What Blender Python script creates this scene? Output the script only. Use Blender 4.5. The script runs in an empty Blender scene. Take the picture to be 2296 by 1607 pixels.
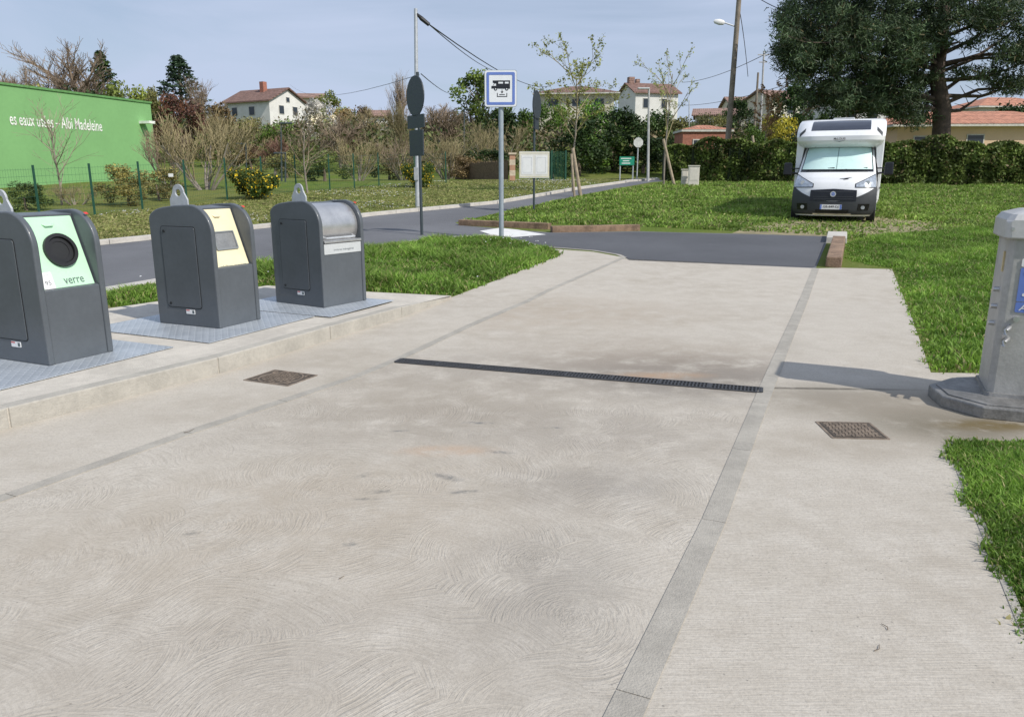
import bpy, bmesh, math, random
import numpy as np
from mathutils import Vector, Matrix, geometry, noise as mnoise
R=math.radians
C=bpy.context.scene.collection
SC=bpy.context.scene
SC.view_settings.view_transform='Standard'; SC.view_settings.look='None'; SC.view_settings.exposure=0
W,H,F=2296.0,1607.0,1700.0
CZ=1.6; HOR=400.0
TH=math.atan((H/2-HOR)/F); ct,st=math.cos(TH),math.sin(TH)
# ---------- camera ----------
cam=bpy.data.cameras.new('camera'); co=bpy.data.objects.new('camera',cam); C.objects.link(co)
co.location=(0,0,CZ); co.rotation_euler=(math.pi/2-TH,0,0)
cam.sensor_width=36; cam.lens=F/W*36; cam.clip_end=3000; cam.clip_start=.05
SC.camera=co
# ---------- terrain ----------
HB=[(-40,0),(10,0),(20,.36),(22,.42),(29,.8),(34,1.1),(40,1.42),(60,1.62),(75,3.0),(100,6.3),(120,9.0),(150,12),(250,18),(700,20)]
HY=[a for a,b in HB]; HZ=[b for a,b in HB]
def h(y): return float(np.interp(y,HY,HZ))
def ray(px,py):
    u=(px-W/2)/F; v=(H/2-py)/F
    return u, ct+v*st, -st+v*ct
def P(px,py,z=None,off=0):
    u,dy,dz=ray(px,py)
    if z is not None:
        t=(z-CZ)/dz; return Vector((u*t,dy*t,z))
    a=.5; t=a
    while t<690 and CZ+t*dz>h(t*dy): a=t; t*=1.02
    b=t
    for _ in range(40):
        m=(a+b)/2
        if CZ+m*dz>h(m*dy): a=m
        else: b=m
    return Vector((u*b,dy*b,h(dy*b)+off))
def D(px,py,Y):
    u,dy,dz=ray(px,py); t=Y/dy
    return Vector((u*t,Y,CZ+dz*t))
def zat(py,Y): return D(1148,py,Y).z
# ---------- node materials ----------
class NT:
    def __init__(s,name):
        s.m=bpy.data.materials.new(name); s.m.use_nodes=True; s.t=s.m.node_tree
        s.b=s.t.nodes['Principled BSDF']; s.l=s.t.links
    def n(s,typ,**k):
        o=s.t.nodes.new(typ)
        for a,v in k.items(): setattr(o,a,v)
        return o
    def put(s,sock,v):
        if v is None: return
        if isinstance(v,bpy.types.NodeSocket): s.l.new(v,sock)
        else:
            if sock.type=='RGBA' and len(v)==3: v=(*v,1)
            sock.default_value=v
    def math(s,op,a,b=None,c=None,clamp=False):
        o=s.n('ShaderNodeMath',operation=op); o.use_clamp=clamp
        s.put(o.inputs[0],a); s.put(o.inputs[1],b); s.put(o.inputs[2],c); return o.outputs[0]
    def vm(s,op,a,b=None):
        o=s.n('ShaderNodeVectorMath',operation=op); s.put(o.inputs[0],a); s.put(o.inputs[1],b)
        return o.outputs['Value'] if op in('LENGTH','DOT_PRODUCT','DISTANCE') else o.outputs[0]
    def mix(s,f,a,b,mode='MIX'):
        o=s.n('ShaderNodeMix',data_type='RGBA',blend_type=mode)
        s.put(o.inputs[0],f); s.put(o.inputs[6],a); s.put(o.inputs[7],b); return o.outputs[2]
    def co(s): return s.n('ShaderNodeTexCoord').outputs['Object']
    def noise(s,scale,detail=4,rough=.55,vec=None,dist=0):
        o=s.n('ShaderNodeTexNoise'); o.inputs['Scale'].default_value=scale; o.inputs['Detail'].default_value=detail
        o.inputs['Roughness'].default_value=rough; o.inputs['Distortion'].default_value=dist
        s.l.new(vec if vec is not None else s.co(),o.inputs['Vector']); return o.outputs['Fac']
    def ramp(s,f,a,b,lo=0.,hi=1.):
        o=s.n('ShaderNodeMapRange'); o.interpolation_type='SMOOTHSTEP'
        s.put(o.inputs[0],f); o.inputs[1].default_value=a;o.inputs[2].default_value=b;o.inputs[3].default_value=lo;o.inputs[4].default_value=hi
        return o.outputs[0]
    def bump(s,hh,strength=.3,dist=.01):
        o=s.n('ShaderNodeBump'); o.inputs['Strength'].default_value=strength; o.inputs['Distance'].default_value=dist
        s.put(o.inputs['Height'],hh); s.l.new(o.outputs[0],s.b.inputs['Normal'])
    def scalevec(s,v,sc,rot=0):
        o=s.n('ShaderNodeMapping'); s.l.new(v,o.inputs[0]); o.inputs['Scale'].default_value=sc; o.inputs['Rotation'].default_value=(0,0,rot); return o.outputs[0]
def M(name,col,rough=.6,metal=0,var=.2,scale=6,bump=0,bs=60,coat=0):
    k=NT(name); n1=k.noise(scale,5); n2=k.noise(scale*9,3)
    f=k.math('ADD',k.math('MULTIPLY',n1,.65),k.math('MULTIPLY',n2,.35))
    f=k.ramp(f,.3,.7)
    dark=tuple(c*(1-var) for c in col); lite=tuple(min(1,c*(1+var)) for c in col)
    k.put(k.b.inputs['Base Color'],k.mix(f,dark,lite)); k.b.inputs['Metallic'].default_value=metal
    k.put(k.b.inputs['Roughness'],k.math('MULTIPLY_ADD',n1,.2,rough-.1))
    if coat: k.b.inputs['Coat Weight'].default_value=coat; k.b.inputs['Coat Roughness'].default_value=.08
    if bump: k.bump(k.noise(bs,4),bump,.01)
    return k.m
def leafmat(name,tint=(1,1,1),trans=.25,rnd=.25):
    k=NT(name); a=k.n('ShaderNodeAttribute'); a.attribute_name='Col'
    c=k.mix(1.0,a.outputs['Color'],tint,'MULTIPLY')
    oi=k.n('ShaderNodeObjectInfo'); 
    g=k.math('MULTIPLY_ADD',oi.outputs['Random'],rnd*2,1-rnd)
    n1=k.noise(1.2,2); g=k.math('MULTIPLY',g,k.ramp(n1,.3,.7,.75,1.25))
    cc=k.n('ShaderNodeVectorMath',operation='SCALE'); k.l.new(c,cc.inputs[0]); k.l.new(g,cc.inputs['Scale'])
    k.l.new(cc.outputs[0],k.b.inputs['Base Color']); k.b.inputs['Roughness'].default_value=.55
    k.b.inputs['Specular IOR Level'].default_value=.25
    tr=k.n('ShaderNodeBsdfTranslucent'); k.l.new(cc.outputs[0],tr.inputs[0])
    ms=k.n('ShaderNodeMixShader'); ms.inputs[0].default_value=trans
    k.l.new(k.b.outputs[0],ms.inputs[1]); k.l.new(tr.outputs[0],ms.inputs[2])
    k.l.new(ms.outputs[0],k.t.nodes['Material Output'].inputs[0]); return k.m
# ---------- mesh helpers ----------
class MB:
    def __init__(s): s.v=[]; s.f=[]
    def add(s,vs,fs):
        n=len(s.v); s.v+= [tuple(x) for x in vs]; s.f+=[tuple(i+n for i in f) for f in fs]; return s
    def box(s,c,d,rot=None,top=None):
        x,y,z=[k/2 for k in d]; c=Vector(c)
        tx,ty=(top if top else (1,1))
        vs=[Vector((sx*x*(tx if sz>0 else 1),sy*y*(ty if sz>0 else 1),sz*z)) for sz in(-1,1) for sy in(-1,1) for sx in(-1,1)]
        if rot is not None: vs=[rot@v for v in vs]
        vs=[v+c for v in vs]
        return s.add(vs,[(0,2,3,1),(4,5,7,6),(0,1,5,4),(2,6,7,3),(0,4,6,2),(1,3,7,5)])
    def prism(s,poly,o,u,v,t,w=None):
        o,u,v=Vector(o),Vector(u),Vector(v); nn=Vector(w) if w is not None else u.cross(v).normalized()
        n=len(poly); a=[o+u*p[0]+v*p[1] for p in poly]; b=[q+nn*t for q in a]
        return s.add(a+b,[tuple(range(n-1,-1,-1)),tuple(range(n,2*n))]+[(i,(i+1)%n,n+(i+1)%n,n+i) for i in range(n)])
    def ring(s,outer,inner,o,u,v,t):
        o,u,v=Vector(o),Vector(u),Vector(v); nn=u.cross(v).normalized(); n=len(outer)
        A=[o+u*p[0]+v*p[1] for p in outer]; B=[o+u*p[0]+v*p[1] for p in inner]
        vs=A+B+[q+nn*t for q in A]+[q+nn*t for q in B]; fs=[]
        for i in range(n):
            j=(i+1)%n
            fs+=[(2*n+i,2*n+j,3*n+j,3*n+i),(i,j,2*n+j,2*n+i),(n+j,n+i,3*n+i,3*n+j),(j,i,n+i,n+j)]
        return s.add(vs,fs)
    def tube(s,pts,rs,n=8,cap=True):
        pts=[Vector(p) for p in pts]
        if not hasattr(rs,'__len__'): rs=[rs]*len(pts)
        vs=[]; 
        for i,p in enumerate(pts):
            d=(pts[min(i+1,len(pts)-1)]-pts[max(i-1,0)]).normalized()
            a=Vector((0,0,1)) if abs(d.z)<.9 else Vector((1,0,0))
            u=d.cross(a).normalized(); w=d.cross(u)
            vs+=[p+(u*math.cos(2*math.pi*k/n)+w*math.sin(2*math.pi*k/n))*rs[i] for k in range(n)]
        fs=[]
        for i in range(len(pts)-1):
            for k in range(n):
                fs.append((i*n+k,i*n+(k+1)%n,(i+1)*n+(k+1)%n,(i+1)*n+k))
        if cap: fs+=[tuple(range(n-1,-1,-1)),tuple(range((len(pts)-1)*n,len(pts)*n))]
        return s.add(vs,fs)
    def lathe(s,prof,o=(0,0,0),n=24,sx=1,sy=1):
        o=Vector(o); vs=[]
        for r,z in prof: vs+=[o+Vector((r*sx*math.cos(2*math.pi*k/n),r*sy*math.sin(2*math.pi*k/n),z)) for k in range(n)]
        fs=[(i*n+k,i*n+(k+1)%n,(i+1)*n+(k+1)%n,(i+1)*n+k) for i in range(len(prof)-1) for k in range(n)]
        fs+=[tuple(range(n-1,-1,-1)),tuple(range((len(prof)-1)*n,len(prof)*n))]
        return s.add(vs,fs)
    def build(s,name,mat,parent=None,bev=0,smooth=False,seg=2):
        me=bpy.data.meshes.new(name); me.from_pydata(s.v,[],s.f); me.update()
        bm=bmesh.new(); bm.from_mesh(me); bmesh.ops.recalc_face_normals(bm,faces=bm.faces); bm.to_mesh(me); bm.free()
        o=bpy.data.objects.new(name,me); C.objects.link(o); me.materials.append(mat)
        if parent: o.parent=parent
        if bev:
            b=o.modifiers.new('bevel','BEVEL'); b.width=bev; b.segments=seg; b.limit_method='ANGLE'; b.angle_limit=R(40)
        if smooth:
            me.polygons.foreach_set('use_smooth',[True]*len(me.polygons))
            me.set_sharp_from_angle(angle=R(40))
        return o
def npmesh(name,V,Q,T,mat,parent=None,col=None):
    me=bpy.data.meshes.new(name); V=np.asarray(V,dtype=np.float32)
    nq=0 if Q is None else len(Q); nt=0 if T is None else len(T)
    me.vertices.add(len(V)); me.vertices.foreach_set('co',V.ravel())
    idx=[]; 
    if nq: idx.append(np.asarray(Q,dtype=np.int32).ravel())
    if nt: idx.append(np.asarray(T,dtype=np.int32).ravel())
    idx=np.concatenate(idx); me.loops.add(len(idx)); me.loops.foreach_set('vertex_index',idx)
    st_=np.concatenate([np.arange(nq)*4, nq*4+np.arange(nt)*3]).astype(np.int32)
    me.polygons.add(nq+nt); me.polygons.foreach_set('loop_start',st_)
    me.update(calc_edges=True); me.validate()
    if col is not None:
        a=me.color_attributes.new('Col','FLOAT_COLOR','POINT')
        c4=np.ones((len(V),4),dtype=np.float32); c4[:,:3]=col; a.data.foreach_set('color',c4.ravel())
    o=bpy.data.objects.new(name,me); C.objects.link(o); me.materials.append(mat)
    if parent: o.parent=parent
    return o
def thing(name,label,cat,loc=(0,0,0),rz=0,group=None):
    o=bpy.data.objects.new(name,None); C.objects.link(o); o.location=loc; o.rotation_euler=(0,0,rz); o.empty_display_size=.2
    return tag(o,label,cat,group)
def tag(o,label,cat,group=None):
    o['label']=label; o['category']=cat
    if group: o['group']=group
    return o
def struct(o): o['kind']='structure'; return o
def rrect(w,hh,r,n=4,cx=0,cy=0):
    p=[]
    for (sx,sy,a0) in((1,1,0),(-1,1,90),(-1,-1,180),(1,-1,270)):
        for i in range(n+1):
            a=R(a0+90*i/n); p.append((cx+sx*(w/2-r)+r*math.cos(a),cy+sy*(hh/2-r)+r*math.sin(a)))
    return p
def circ(r,n=24,cx=0,cy=0,sy=1): return [(cx+r*math.cos(2*math.pi*i/n),cy+sy*r*math.sin(2*math.pi*i/n)) for i in range(n)]
def text(name,body,o,u,v,w,hh,mat,parent,shear=0,lift=.002,bold=.012):
    cu=bpy.data.curves.new('t','FONT'); cu.body=body; cu.resolution_u=3; cu.offset=bold; cu.shear=shear
    to=bpy.data.objects.new('t',cu); C.objects.link(to); bpy.context.view_layer.update()
    me=bpy.data.meshes.new_from_object(to.evaluated_get(bpy.context.evaluated_depsgraph_get())); bpy.data.objects.remove(to)
    V=np.array([tuple(x.co) for x in me.vertices]); mn=V.min(0); mx=V.max(0)
    o,u,v=Vector(o),Vector(u).normalized(),Vector(v).normalized(); n=u.cross(v).normalized()
    for x in me.vertices:
        a=(x.co.x-mn[0])/(mx[0]-mn[0])-.5; b=(x.co.y-mn[1])/(mx[1]-mn[1])-.5
        x.co=o+u*(a*w)+v*(b*hh)+n*lift
    ob=bpy.data.objects.new(name,me); C.objects.link(ob); me.materials.clear(); me.materials.append(mat); ob.parent=parent
    return ob
def drape(name,pts,off,mat):
    bm=bmesh.new(); v3=[Vector((p[0],p[1],0)) for p in pts]
    vs=[bm.verts.new(p) for p in v3]
    for t in geometry.tessellate_polygon([v3]):
        try: bm.faces.new([vs[i] for i in t])
        except: pass
    for y in HY:
        bmesh.ops.bisect_plane(bm,geom=bm.verts[:]+bm.edges[:]+bm.faces[:],plane_co=(0,y,0),plane_no=(0,1,0))
    for v in bm.verts: v.co.z=h(v.co.y)+off
    for f in bm.faces:
        f.normal_update()
        if f.normal.z<0: f.normal_flip()
    me=bpy.data.meshes.new(name); bm.to_mesh(me); bm.free(); me.materials.append(mat)
    o=bpy.data.objects.new(name,me); C.objects.link(o); return struct(o)
def resample(path,step):
    out=[Vector(path[0])]
    for a,b in zip(path[:-1],path[1:]):
        a=Vector(a);b=Vector(b); n=max(1,int(round((b-a).length/step)))
        out+=[a.lerp(b,i/n) for i in range(1,n+1)]
    return out
def kerbline(name,path,width,height,mat,gap=.01,step=1.0,below=.05):
    mb=MB(); pts=resample([Vector((p[0],p[1],0)) for p in path],step)
    for a,b in zip(pts[:-1],pts[1:]):
        d=(b-a).normalized(); n=Vector((-d.y,d.x,0)); a2=a+d*gap/2; b2=b-d*gap/2
        vs=[]
        for q in(a2,b2):
            for s_ in(-.5,.5):
                w=q+n*width*s_; z=h(q.y)
                vs+=[(w.x,w.y,z-below),(w.x,w.y,z+height)]
        mb.add(vs,[(0,1,3,2),(4,6,7,5),(0,4,5,1),(2,3,7,6),(1,5,7,3),(0,2,6,4)])
    return struct(mb.build(name,mat,bev=.006 if height>.03 else 0))

# ---------- materials ----------
def concrete(name,mode):
    k=NT(name); c=k.co()
    big=k.noise(.55,5,.6); mid=k.noise(4,5,.65); fine=k.noise(75,3,.75)
    sx=k.n('ShaderNodeSeparateXYZ'); k.l.new(c,sx.inputs[0])
    fade=k.ramp(sx.outputs['Y'],2.5,9,1,.35)
    if mode=='swirl':
        dn=k.n('ShaderNodeTexNoise'); dn.inputs['Scale'].default_value=2.2; dn.inputs['Detail'].default_value=2; k.l.new(c,dn.inputs['Vector'])
        dv=k.vm('ADD',c,k.vm('MULTIPLY',k.vm('SUBTRACT',dn.outputs['Color'],(.5,.5,.5)),(.13,.13,0)))
        def layer(scale,off,seed):
            dv2=k.vm('ADD',dv,(seed,seed*1.7,0))
            vo=k.n('ShaderNodeTexVoronoi'); vo.voronoi_dimensions='2D'; vo.inputs['Scale'].default_value=scale; k.l.new(dv2,vo.inputs['Vector'])
            cen=k.vm('ADD',vo.outputs['Position'],k.vm('MULTIPLY',k.vm('SUBTRACT',vo.outputs['Color'],(.5,1.0,.5)),(.7,off,0)))
            df=k.vm('MULTIPLY',k.vm('SUBTRACT',dv2,cen),(1,1,0)); d=k.vm('LENGTH',df)
            s=k.n('ShaderNodeSeparateXYZ'); k.l.new(df,s.inputs[0]); th=k.math('ARCTAN2',s.outputs['Y'],s.outputs['X'])
            cs=k.n('ShaderNodeSeparateXYZ'); k.l.new(vo.outputs['Color'],cs.inputs[0])
            cb=k.n('ShaderNodeCombineXYZ'); k.put(cb.inputs[0],k.math('MULTIPLY',d,98)); k.put(cb.inputs[1],k.math('MULTIPLY',th,3.0)); k.put(cb.inputs[2],k.math('MULTIPLY',cs.outputs['X'],50))
            return k.noise(1,3,.6,cb.outputs[0])
        a1=layer(1.5,.6,0); a2=layer(2.1,.5,7.3)
        s=k.mix(k.ramp(k.noise(1.6,2),.48,.52),a1,a2)
        s=k.math('MULTIPLY',k.math('SUBTRACT',s,.5),4.2)
        s=k.math('MULTIPLY',s,k.ramp(k.noise(2.6,4),.30,.62,.40,1.05))
    else:
        cm=k.scalevec(c,(7,120,1),R(-12) if mode=='broom' else R(20))
        s=k.math('MULTIPLY',k.math('SUBTRACT',k.noise(1,4,.6,cm),.5),2.4)
    s=k.math('MULTIPLY',s,fade)
    base=k.mix(k.ramp(big,.3,.7),(.455,.408,.340),(.545,.500,.430))
    base=k.mix(k.ramp(mid,.3,.75),base,(.575,.530,.460))
    base=k.mix(k.math('MULTIPLY',k.ramp(fine,.4,.68,0,1),.42),base,(.34,.305,.255))
    base=k.mix(k.ramp(s,-1,.5,.38,0),base,(.26,.228,.185))
    pv=k.n('ShaderNodeTexVoronoi'); pv.inputs['Scale'].default_value=26; k.l.new(c,pv.inputs['Vector'])
    pit=k.math('MULTIPLY',k.ramp(pv.outputs['Distance'],.06,.14,1,0),k.ramp(k.noise(2.5,2),.46,.58))
    base=k.mix(k.math('MULTIPLY',pit,.6),base,(.15,.138,.125))
    ncache={}
    def stain(px,py,rx,ry,rot,amt,col,ns=3.,thr=.40):
        nonlocal base
        if ns not in ncache: ncache[ns]=k.noise(ns,5,.65)
        p=P(px,py); q=k.vm('SUBTRACT',c,tuple(p))
        mp=k.n('ShaderNodeMapping'); mp.vector_type='POINT'; k.l.new(q,mp.inputs[0]); mp.inputs['Rotation'].default_value=(0,0,-rot)
        ln=k.vm('LENGTH',k.vm('MULTIPLY',mp.outputs[0],(1/rx,1/ry,0)))
        m=k.math('MULTIPLY',k.ramp(ln,.2,1.2,1,0),k.ramp(ncache[ns],thr-.16,thr+.2))
        base=k.mix(k.math('MULTIPLY',m,amt),base,col)
    if mode=='swirl':
        ax=R(-7)
        stain(1300,835,2.9,.9,ax,.55,(.27,.235,.195)); stain(1560,840,1.3,1.0,ax,.65,(.20,.178,.155)); stain(1450,790,1.8,1.0,ax,.4,(.31,.255,.20))
        stain(1000,900,1.7,.9,ax,.52,(.31,.268,.215)); stain(1300,1090,.65,.4,0,.5,(.24,.222,.20)); stain(1200,1270,.5,.6,0,.38,(.27,.25,.22))
        stain(1330,970,1.4,.7,0,.48,(.29,.255,.215)); stain(820,950,1.5,.7,.3,.48,(.32,.28,.23)); stain(1180,700,2.8,1.6,0,.5,(.38,.31,.235))
        for (a,b,rx,ry,rt) in ((1000,1070,.14,.045,-.6),(850,1103,.08,.03,.2),(1040,1104,.12,.025,.2),(1120,1015,.11,.03,-.2),(812,1068,.06,.03,.8),(820,1120,.08,.02,0),(1075,949,.12,.03,-.1),(897,967,.07,.02,.1),(785,1221,.04,.025,0),(430,1197,.05,.02,.3),(1240,960,.08,.02,0)):
            stain(a,b,rx,ry,rt,.8,(.14,.15,.155),22.,.46)
        stain(1000,1012,.35,.12,0,.45,(.52,.33,.20),6.,.42); stain(1480,842,.5,.15,0,.5,(.50,.32,.19),6.,.42)
        stain(350,1500,.9,.6,0,.3,(.34,.30,.25)); stain(900,1400,1.0,.5,.4,.28,(.34,.30,.25)); stain(700,1150,1.7,1.0,.3,.42,(.37,.31,.235)); stain(1250,1420,.5,.8,.2,.32,(.31,.28,.24))
    if mode=='broom':
        stain(1960,905,1.15,.62,0,.85,(.27,.235,.185),2.5,.34); stain(2150,960,.8,.5,0,.9,(.20,.175,.13),3.,.32)
        stain(1800,880,.6,.45,0,.6,(.27,.24,.195)); stain(1900,1000,.8,.35,0,.6,(.34,.295,.235)); stain(1760,780,.5,.6,0,.35,(.36,.325,.27))
        stain(2230,955,.45,.16,0,.9,(.15,.11,.045),6.,.38); stain(1830,872,.9,.035,R(-3),.9,(.11,.10,.08),6.,.36)
    if mode=='apron':
        stain(760,800,1.0,.5,.6,.5,(.34,.295,.235)); stain(500,910,.9,.4,.6,.4,(.34,.295,.235)); stain(840,840,.6,.35,.6,.6,(.31,.27,.21))
    k.put(k.b.inputs['Base Color'],base); k.b.inputs['Roughness'].default_value=.88; k.b.inputs['Specular IOR Level'].default_value=.2
    hh=k.math('ADD',k.math('MULTIPLY',s,.7),k.math('MULTIPLY',fine,1.0)); k.bump(hh,.55,.005)
    return k.m
m_pad=concrete('swirl_concrete','swirl'); m_right=concrete('brushed_concrete','broom'); m_apron=concrete('apron_concrete','apron')
m_plinth=M('plinth_concrete',(.54,.50,.435),.9,var=.15,scale=2,bump=.5,bs=90)
m_kerb=M('kerb_concrete',(.41,.385,.335),.9,var=.15,scale=3.5,bump=.5,bs=80)
m_strip=M('strip_concrete',(.375,.348,.30),.9,var=.16,scale=4,bump=.5,bs=120)
m_lkerb=M('pale_kerb',(.52,.49,.44),.9,var=.15,scale=4,bump=.3)
def asphalt(name,col):
    k=NT(name); a=k.noise(.35,5,.6); b=k.noise(140,3,.8); c_=k.noise(3,6,.7)
    base=k.mix(k.ramp(a,.3,.7),tuple(x*.85 for x in col),tuple(x*1.15 for x in col))
    base=k.mix(k.ramp(b,.45,.75,0,.5),base,tuple(x*2 for x in col)); base=k.mix(k.ramp(c_,.5,.8,0,.35),base,tuple(x*.7 for x in col))
    k.put(k.b.inputs['Base Color'],base); k.b.inputs['Roughness'].default_value=.85; k.b.inputs['Specular IOR Level'].default_value=.3; k.bump(b,.5,.006); return k.m
m_road=asphalt('road_asphalt',(.135,.137,.145)); m_drive=asphalt('driveway_asphalt',(.095,.098,.106))
m_white=M('white_road_paint',(.72,.71,.68),.7,var=.12,scale=8)
def groundmat():
    k=NT('meadow_soil'); n1=k.noise(.12,5,.6); n2=k.noise(1.4,5,.7); n3=k.noise(14,4,.7)
    g=k.mix(k.ramp(n1,.35,.65),(.12,.18,.03),(.19,.20,.06)); g=k.mix(k.ramp(n2,.45,.75,0,.6),g,(.24,.21,.10)); g=k.mix(k.ramp(n3,.4,.7,0,.5),g,(.08,.12,.02))
    k.put(k.b.inputs['Base Color'],g); k.b.inputs['Roughness'].default_value=.95; k.b.inputs['Specular IOR Level'].default_value=.1
    k.bump(n3,1,.05); return k.m
m_ground=groundmat()
m_dirt=M('dry_dirt',(.27,.23,.13),.95,var=.4,scale=3,bump=1,bs=20)
m_grey=M('bin_anthracite',(.092,.104,.116),.42,var=.1,scale=3,bump=.05,bs=200,coat=.15)
m_greydoor=M('bin_door_anthracite',(.083,.094,.105),.42,var=.1,scale=3)
m_dark=M('dark_gap',(.012,.013,.014),.6); m_black=M('black_rubber',(.012,.012,.013),.5)
m_galv=M('galvanised_steel',(.50,.52,.54),.5,.3,var=.15,scale=12); m_steel=M('brushed_steel',(.55,.55,.55),.34,.75,var=.12,scale=8); m_flap=M('dull_steel_flap',(.33,.33,.32),.4,.5)
def checker():
    k=NT('checker_plate'); c=k.co()
    def lat(rot,off):
        m=k.n('ShaderNodeMapping'); k.l.new(c,m.inputs[0]); m.inputs['Rotation'].default_value=(0,0,rot); m.inputs['Location'].default_value=(off,off,0)
        q=k.vm('FRACTION',k.vm('MULTIPLY',m.outputs[0],(17,17,1))); q=k.vm('SUBTRACT',q,(.5,.5,0))
        e=k.vm('LENGTH',k.vm('MULTIPLY',q,(1.0,3.6,0))); return k.ramp(e,.34,.46,1,0)
    a=k.math('MAXIMUM',lat(R(45),0),lat(R(-45),.37))
    n=k.noise(3,4)
    b=k.mix(k.ramp(n,.3,.7),(.40,.44,.48),(.54,.58,.62)); b=k.mix(k.math('MULTIPLY',a,.45),b,(.76,.8,.84))
    k.put(k.b.inputs['Base Color'],b); k.b.inputs['Metallic'].default_value=.45; k.b.inputs['Roughness'].default_value=.5; k.bump(a,.8,.006); return k.m
m_check=checker()
m_mint=M('mint_panel',(.50,.78,.54),.45,var=.04); m_cream=M('cream_panel',(.80,.72,.48),.45,var=.05); m_lgrey=M('pale_grey_panel',(.50,.52,.52),.45,var=.06)
m_txt=M('dark_lettering',(.10,.13,.13),.6,var=0); m_txt2=M('grey_lettering',(.22,.24,.25),.6,var=0); m_paper=M('white_sticker',(.8,.8,.79),.5,var=.05); m_red=M('red_print',(.6,.04,.04),.5)
m_wood=M('sleeper_wood',(.24,.16,.105),.9,var=.45,scale=5,bump=1,bs=30); m_stake=M('stake_wood',(.36,.29,.21),.9,var=.3,scale=6,bump=.5)
m_pole=M('grey_green_post_paint',(.05,.066,.072),.45,var=.15); m_signback=M('sign_back_paint',(.035,.045,.055),.5,var=.15)
m_blue=M('sign_blue',(.14,.22,.56),.4,var=.05); m_signwhite=M('sign_white',(.80,.82,.84),.4,var=.04); m_pict=M('pictogram_black',(.012,.013,.02),.5)
m_cast=M('cast_iron',(.21,.165,.125),.8,.1,var=.35,scale=14,bump=.6,bs=50); m_castd=M('cast_iron_recess',(.085,.07,.055),.85,.1,var=.3,scale=14); m_grate=M('black_grating',(.045,.045,.047),.55,var=.3,scale=20)
m_bark=M('brown_bark',(.18,.14,.105),.95,var=.35,scale=5,bump=1,bs=14); m_gbark=M('grey_bark',(.26,.225,.185),.95,var=.3,scale=5,bump=.8,bs=14); m_pbark=M('pine_bark',(.095,.07,.055),.95,var=.45,scale=2.5,bump=1,bs=6)
m_twig=M('brown_twigs',(.25,.19,.135),.9,var=.3); m_twigr=M('red_brown_twigs',(.20,.11,.08),.9,var=.3); m_twigo=M('olive_twigs',(.27,.225,.12),.9,var=.3); m_twigp=M('pale_twigs',(.30,.27,.19),.9,var=.2)
m_leaf=leafmat('leaf_colours',trans=.2); m_grass=leafmat('grass_colours',trans=.3,rnd=.0); m_needle=leafmat('pine_needles',trans=.1)
# ---------- world, sun ----------
sd=Vector((1.2,-.95,0)).normalized(); el=R(42); sun=Vector((sd.x*math.cos(el),sd.y*math.cos(el),math.sin(el)))
sl=bpy.data.lights.new('sun','SUN'); sl.energy=3.9; sl.angle=R(.6); sl.color=(1,.955,.88)
so=bpy.data.objects.new('sun',sl); C.objects.link(so); so.rotation_euler=sun.to_track_quat('Z','Y').to_euler()
wd=bpy.data.worlds.new('World'); SC.world=wd; wd.use_nodes=True; wt=wd.node_tree
bg=wt.nodes['Background']; sk=wt.nodes.new('ShaderNodeTexSky'); sk.sky_type='NISHITA'; sk.sun_disc=False
sk.sun_elevation=el; sk.sun_rotation=math.atan2(sd.x,sd.y); sk.air_density=1.0; sk.dust_density=1.2; sk.ozone_density=1.5
tc=wt.nodes.new('ShaderNodeTexCoord'); mp=wt.nodes.new('ShaderNodeMapping'); mp.inputs['Scale'].default_value=(1.2,1.2,6); mp.inputs['Rotation'].default_value=(0,R(6),0)
wt.links.new(tc.outputs['Generated'],mp.inputs[0]); nz=wt.nodes.new('ShaderNodeTexNoise'); nz.inputs['Scale'].default_value=1.6; nz.inputs['Detail'].default_value=7; nz.inputs['Roughness'].default_value=.55; nz.inputs['Distortion'].default_value=.6
wt.links.new(mp.outputs[0],nz.inputs['Vector']); mr=wt.nodes.new('ShaderNodeMapRange'); mr.inputs[1].default_value=.36; mr.inputs[2].default_value=.64; mr.inputs[3].default_value=.50; mr.inputs[4].default_value=.95
wt.links.new(nz.outputs['Fac'],mr.inputs[0]); mx=wt.nodes.new('ShaderNodeMix'); mx.data_type='RGBA'; mx.inputs[7].default_value=(5.4,6.3,8.2,1)
wt.links.new(mr.outputs[0],mx.inputs[0]); wt.links.new(sk.outputs[0],mx.inputs[6]); wt.links.new(mx.outputs[2],bg.inputs[0]); bg.inputs[1].default_value=.10
# ---------- ground ----------
rows=sorted(set(HY+[0,5,15,25,50,67,88,110,135,200,300])); cols=[-500,-200,-100,-50,-25,-10,0,10,25,50,100,200,500]
V=[(x,y,h(y)+(0 if y<=60 else 1.2*mnoise.noise(Vector((x*.02,y*.02,3)))*min(1,(y-60)/40))) for y in rows for x in cols]; nc=len(cols)
Q=[(j*nc+i,j*nc+i+1,(j+1)*nc+i+1,(j+1)*nc+i) for j in range(len(rows)-1) for i in range(nc-1)]
g=MB(); g.v=V; g.f=Q; struct(g.build('ground',m_ground))
def PX(l): return [P(*q) for q in l]
def ext(a,b,L): 
    d=(a-b); d.z=0; d.normalize(); return a+d*L
K=PX([(23,960),(260,893),(490,838),(740,762),(1010,668)]); K0=ext(K[0],K[2],7)
Lp=PX([(23,1112),(420,972),(800,845),(900,803),(1060,728),(1230,652),(1395,580)]); L0=ext(Lp[0],Lp[1],7)
Rp=PX([(1420,1560),(1600,1170),(1705,905),(1765,760),(1829,602)]); R0=ext(Rp[0],Rp[1],5)
far_edge=PX([(-60,577),(240,547),(600,510),(830,484),(1110,457),(1300,424),(1400,410),(1475,403)])
near_kerb=PX([(-60,702),(245,650),(350,632),(600,589),(860,552)])
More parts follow.
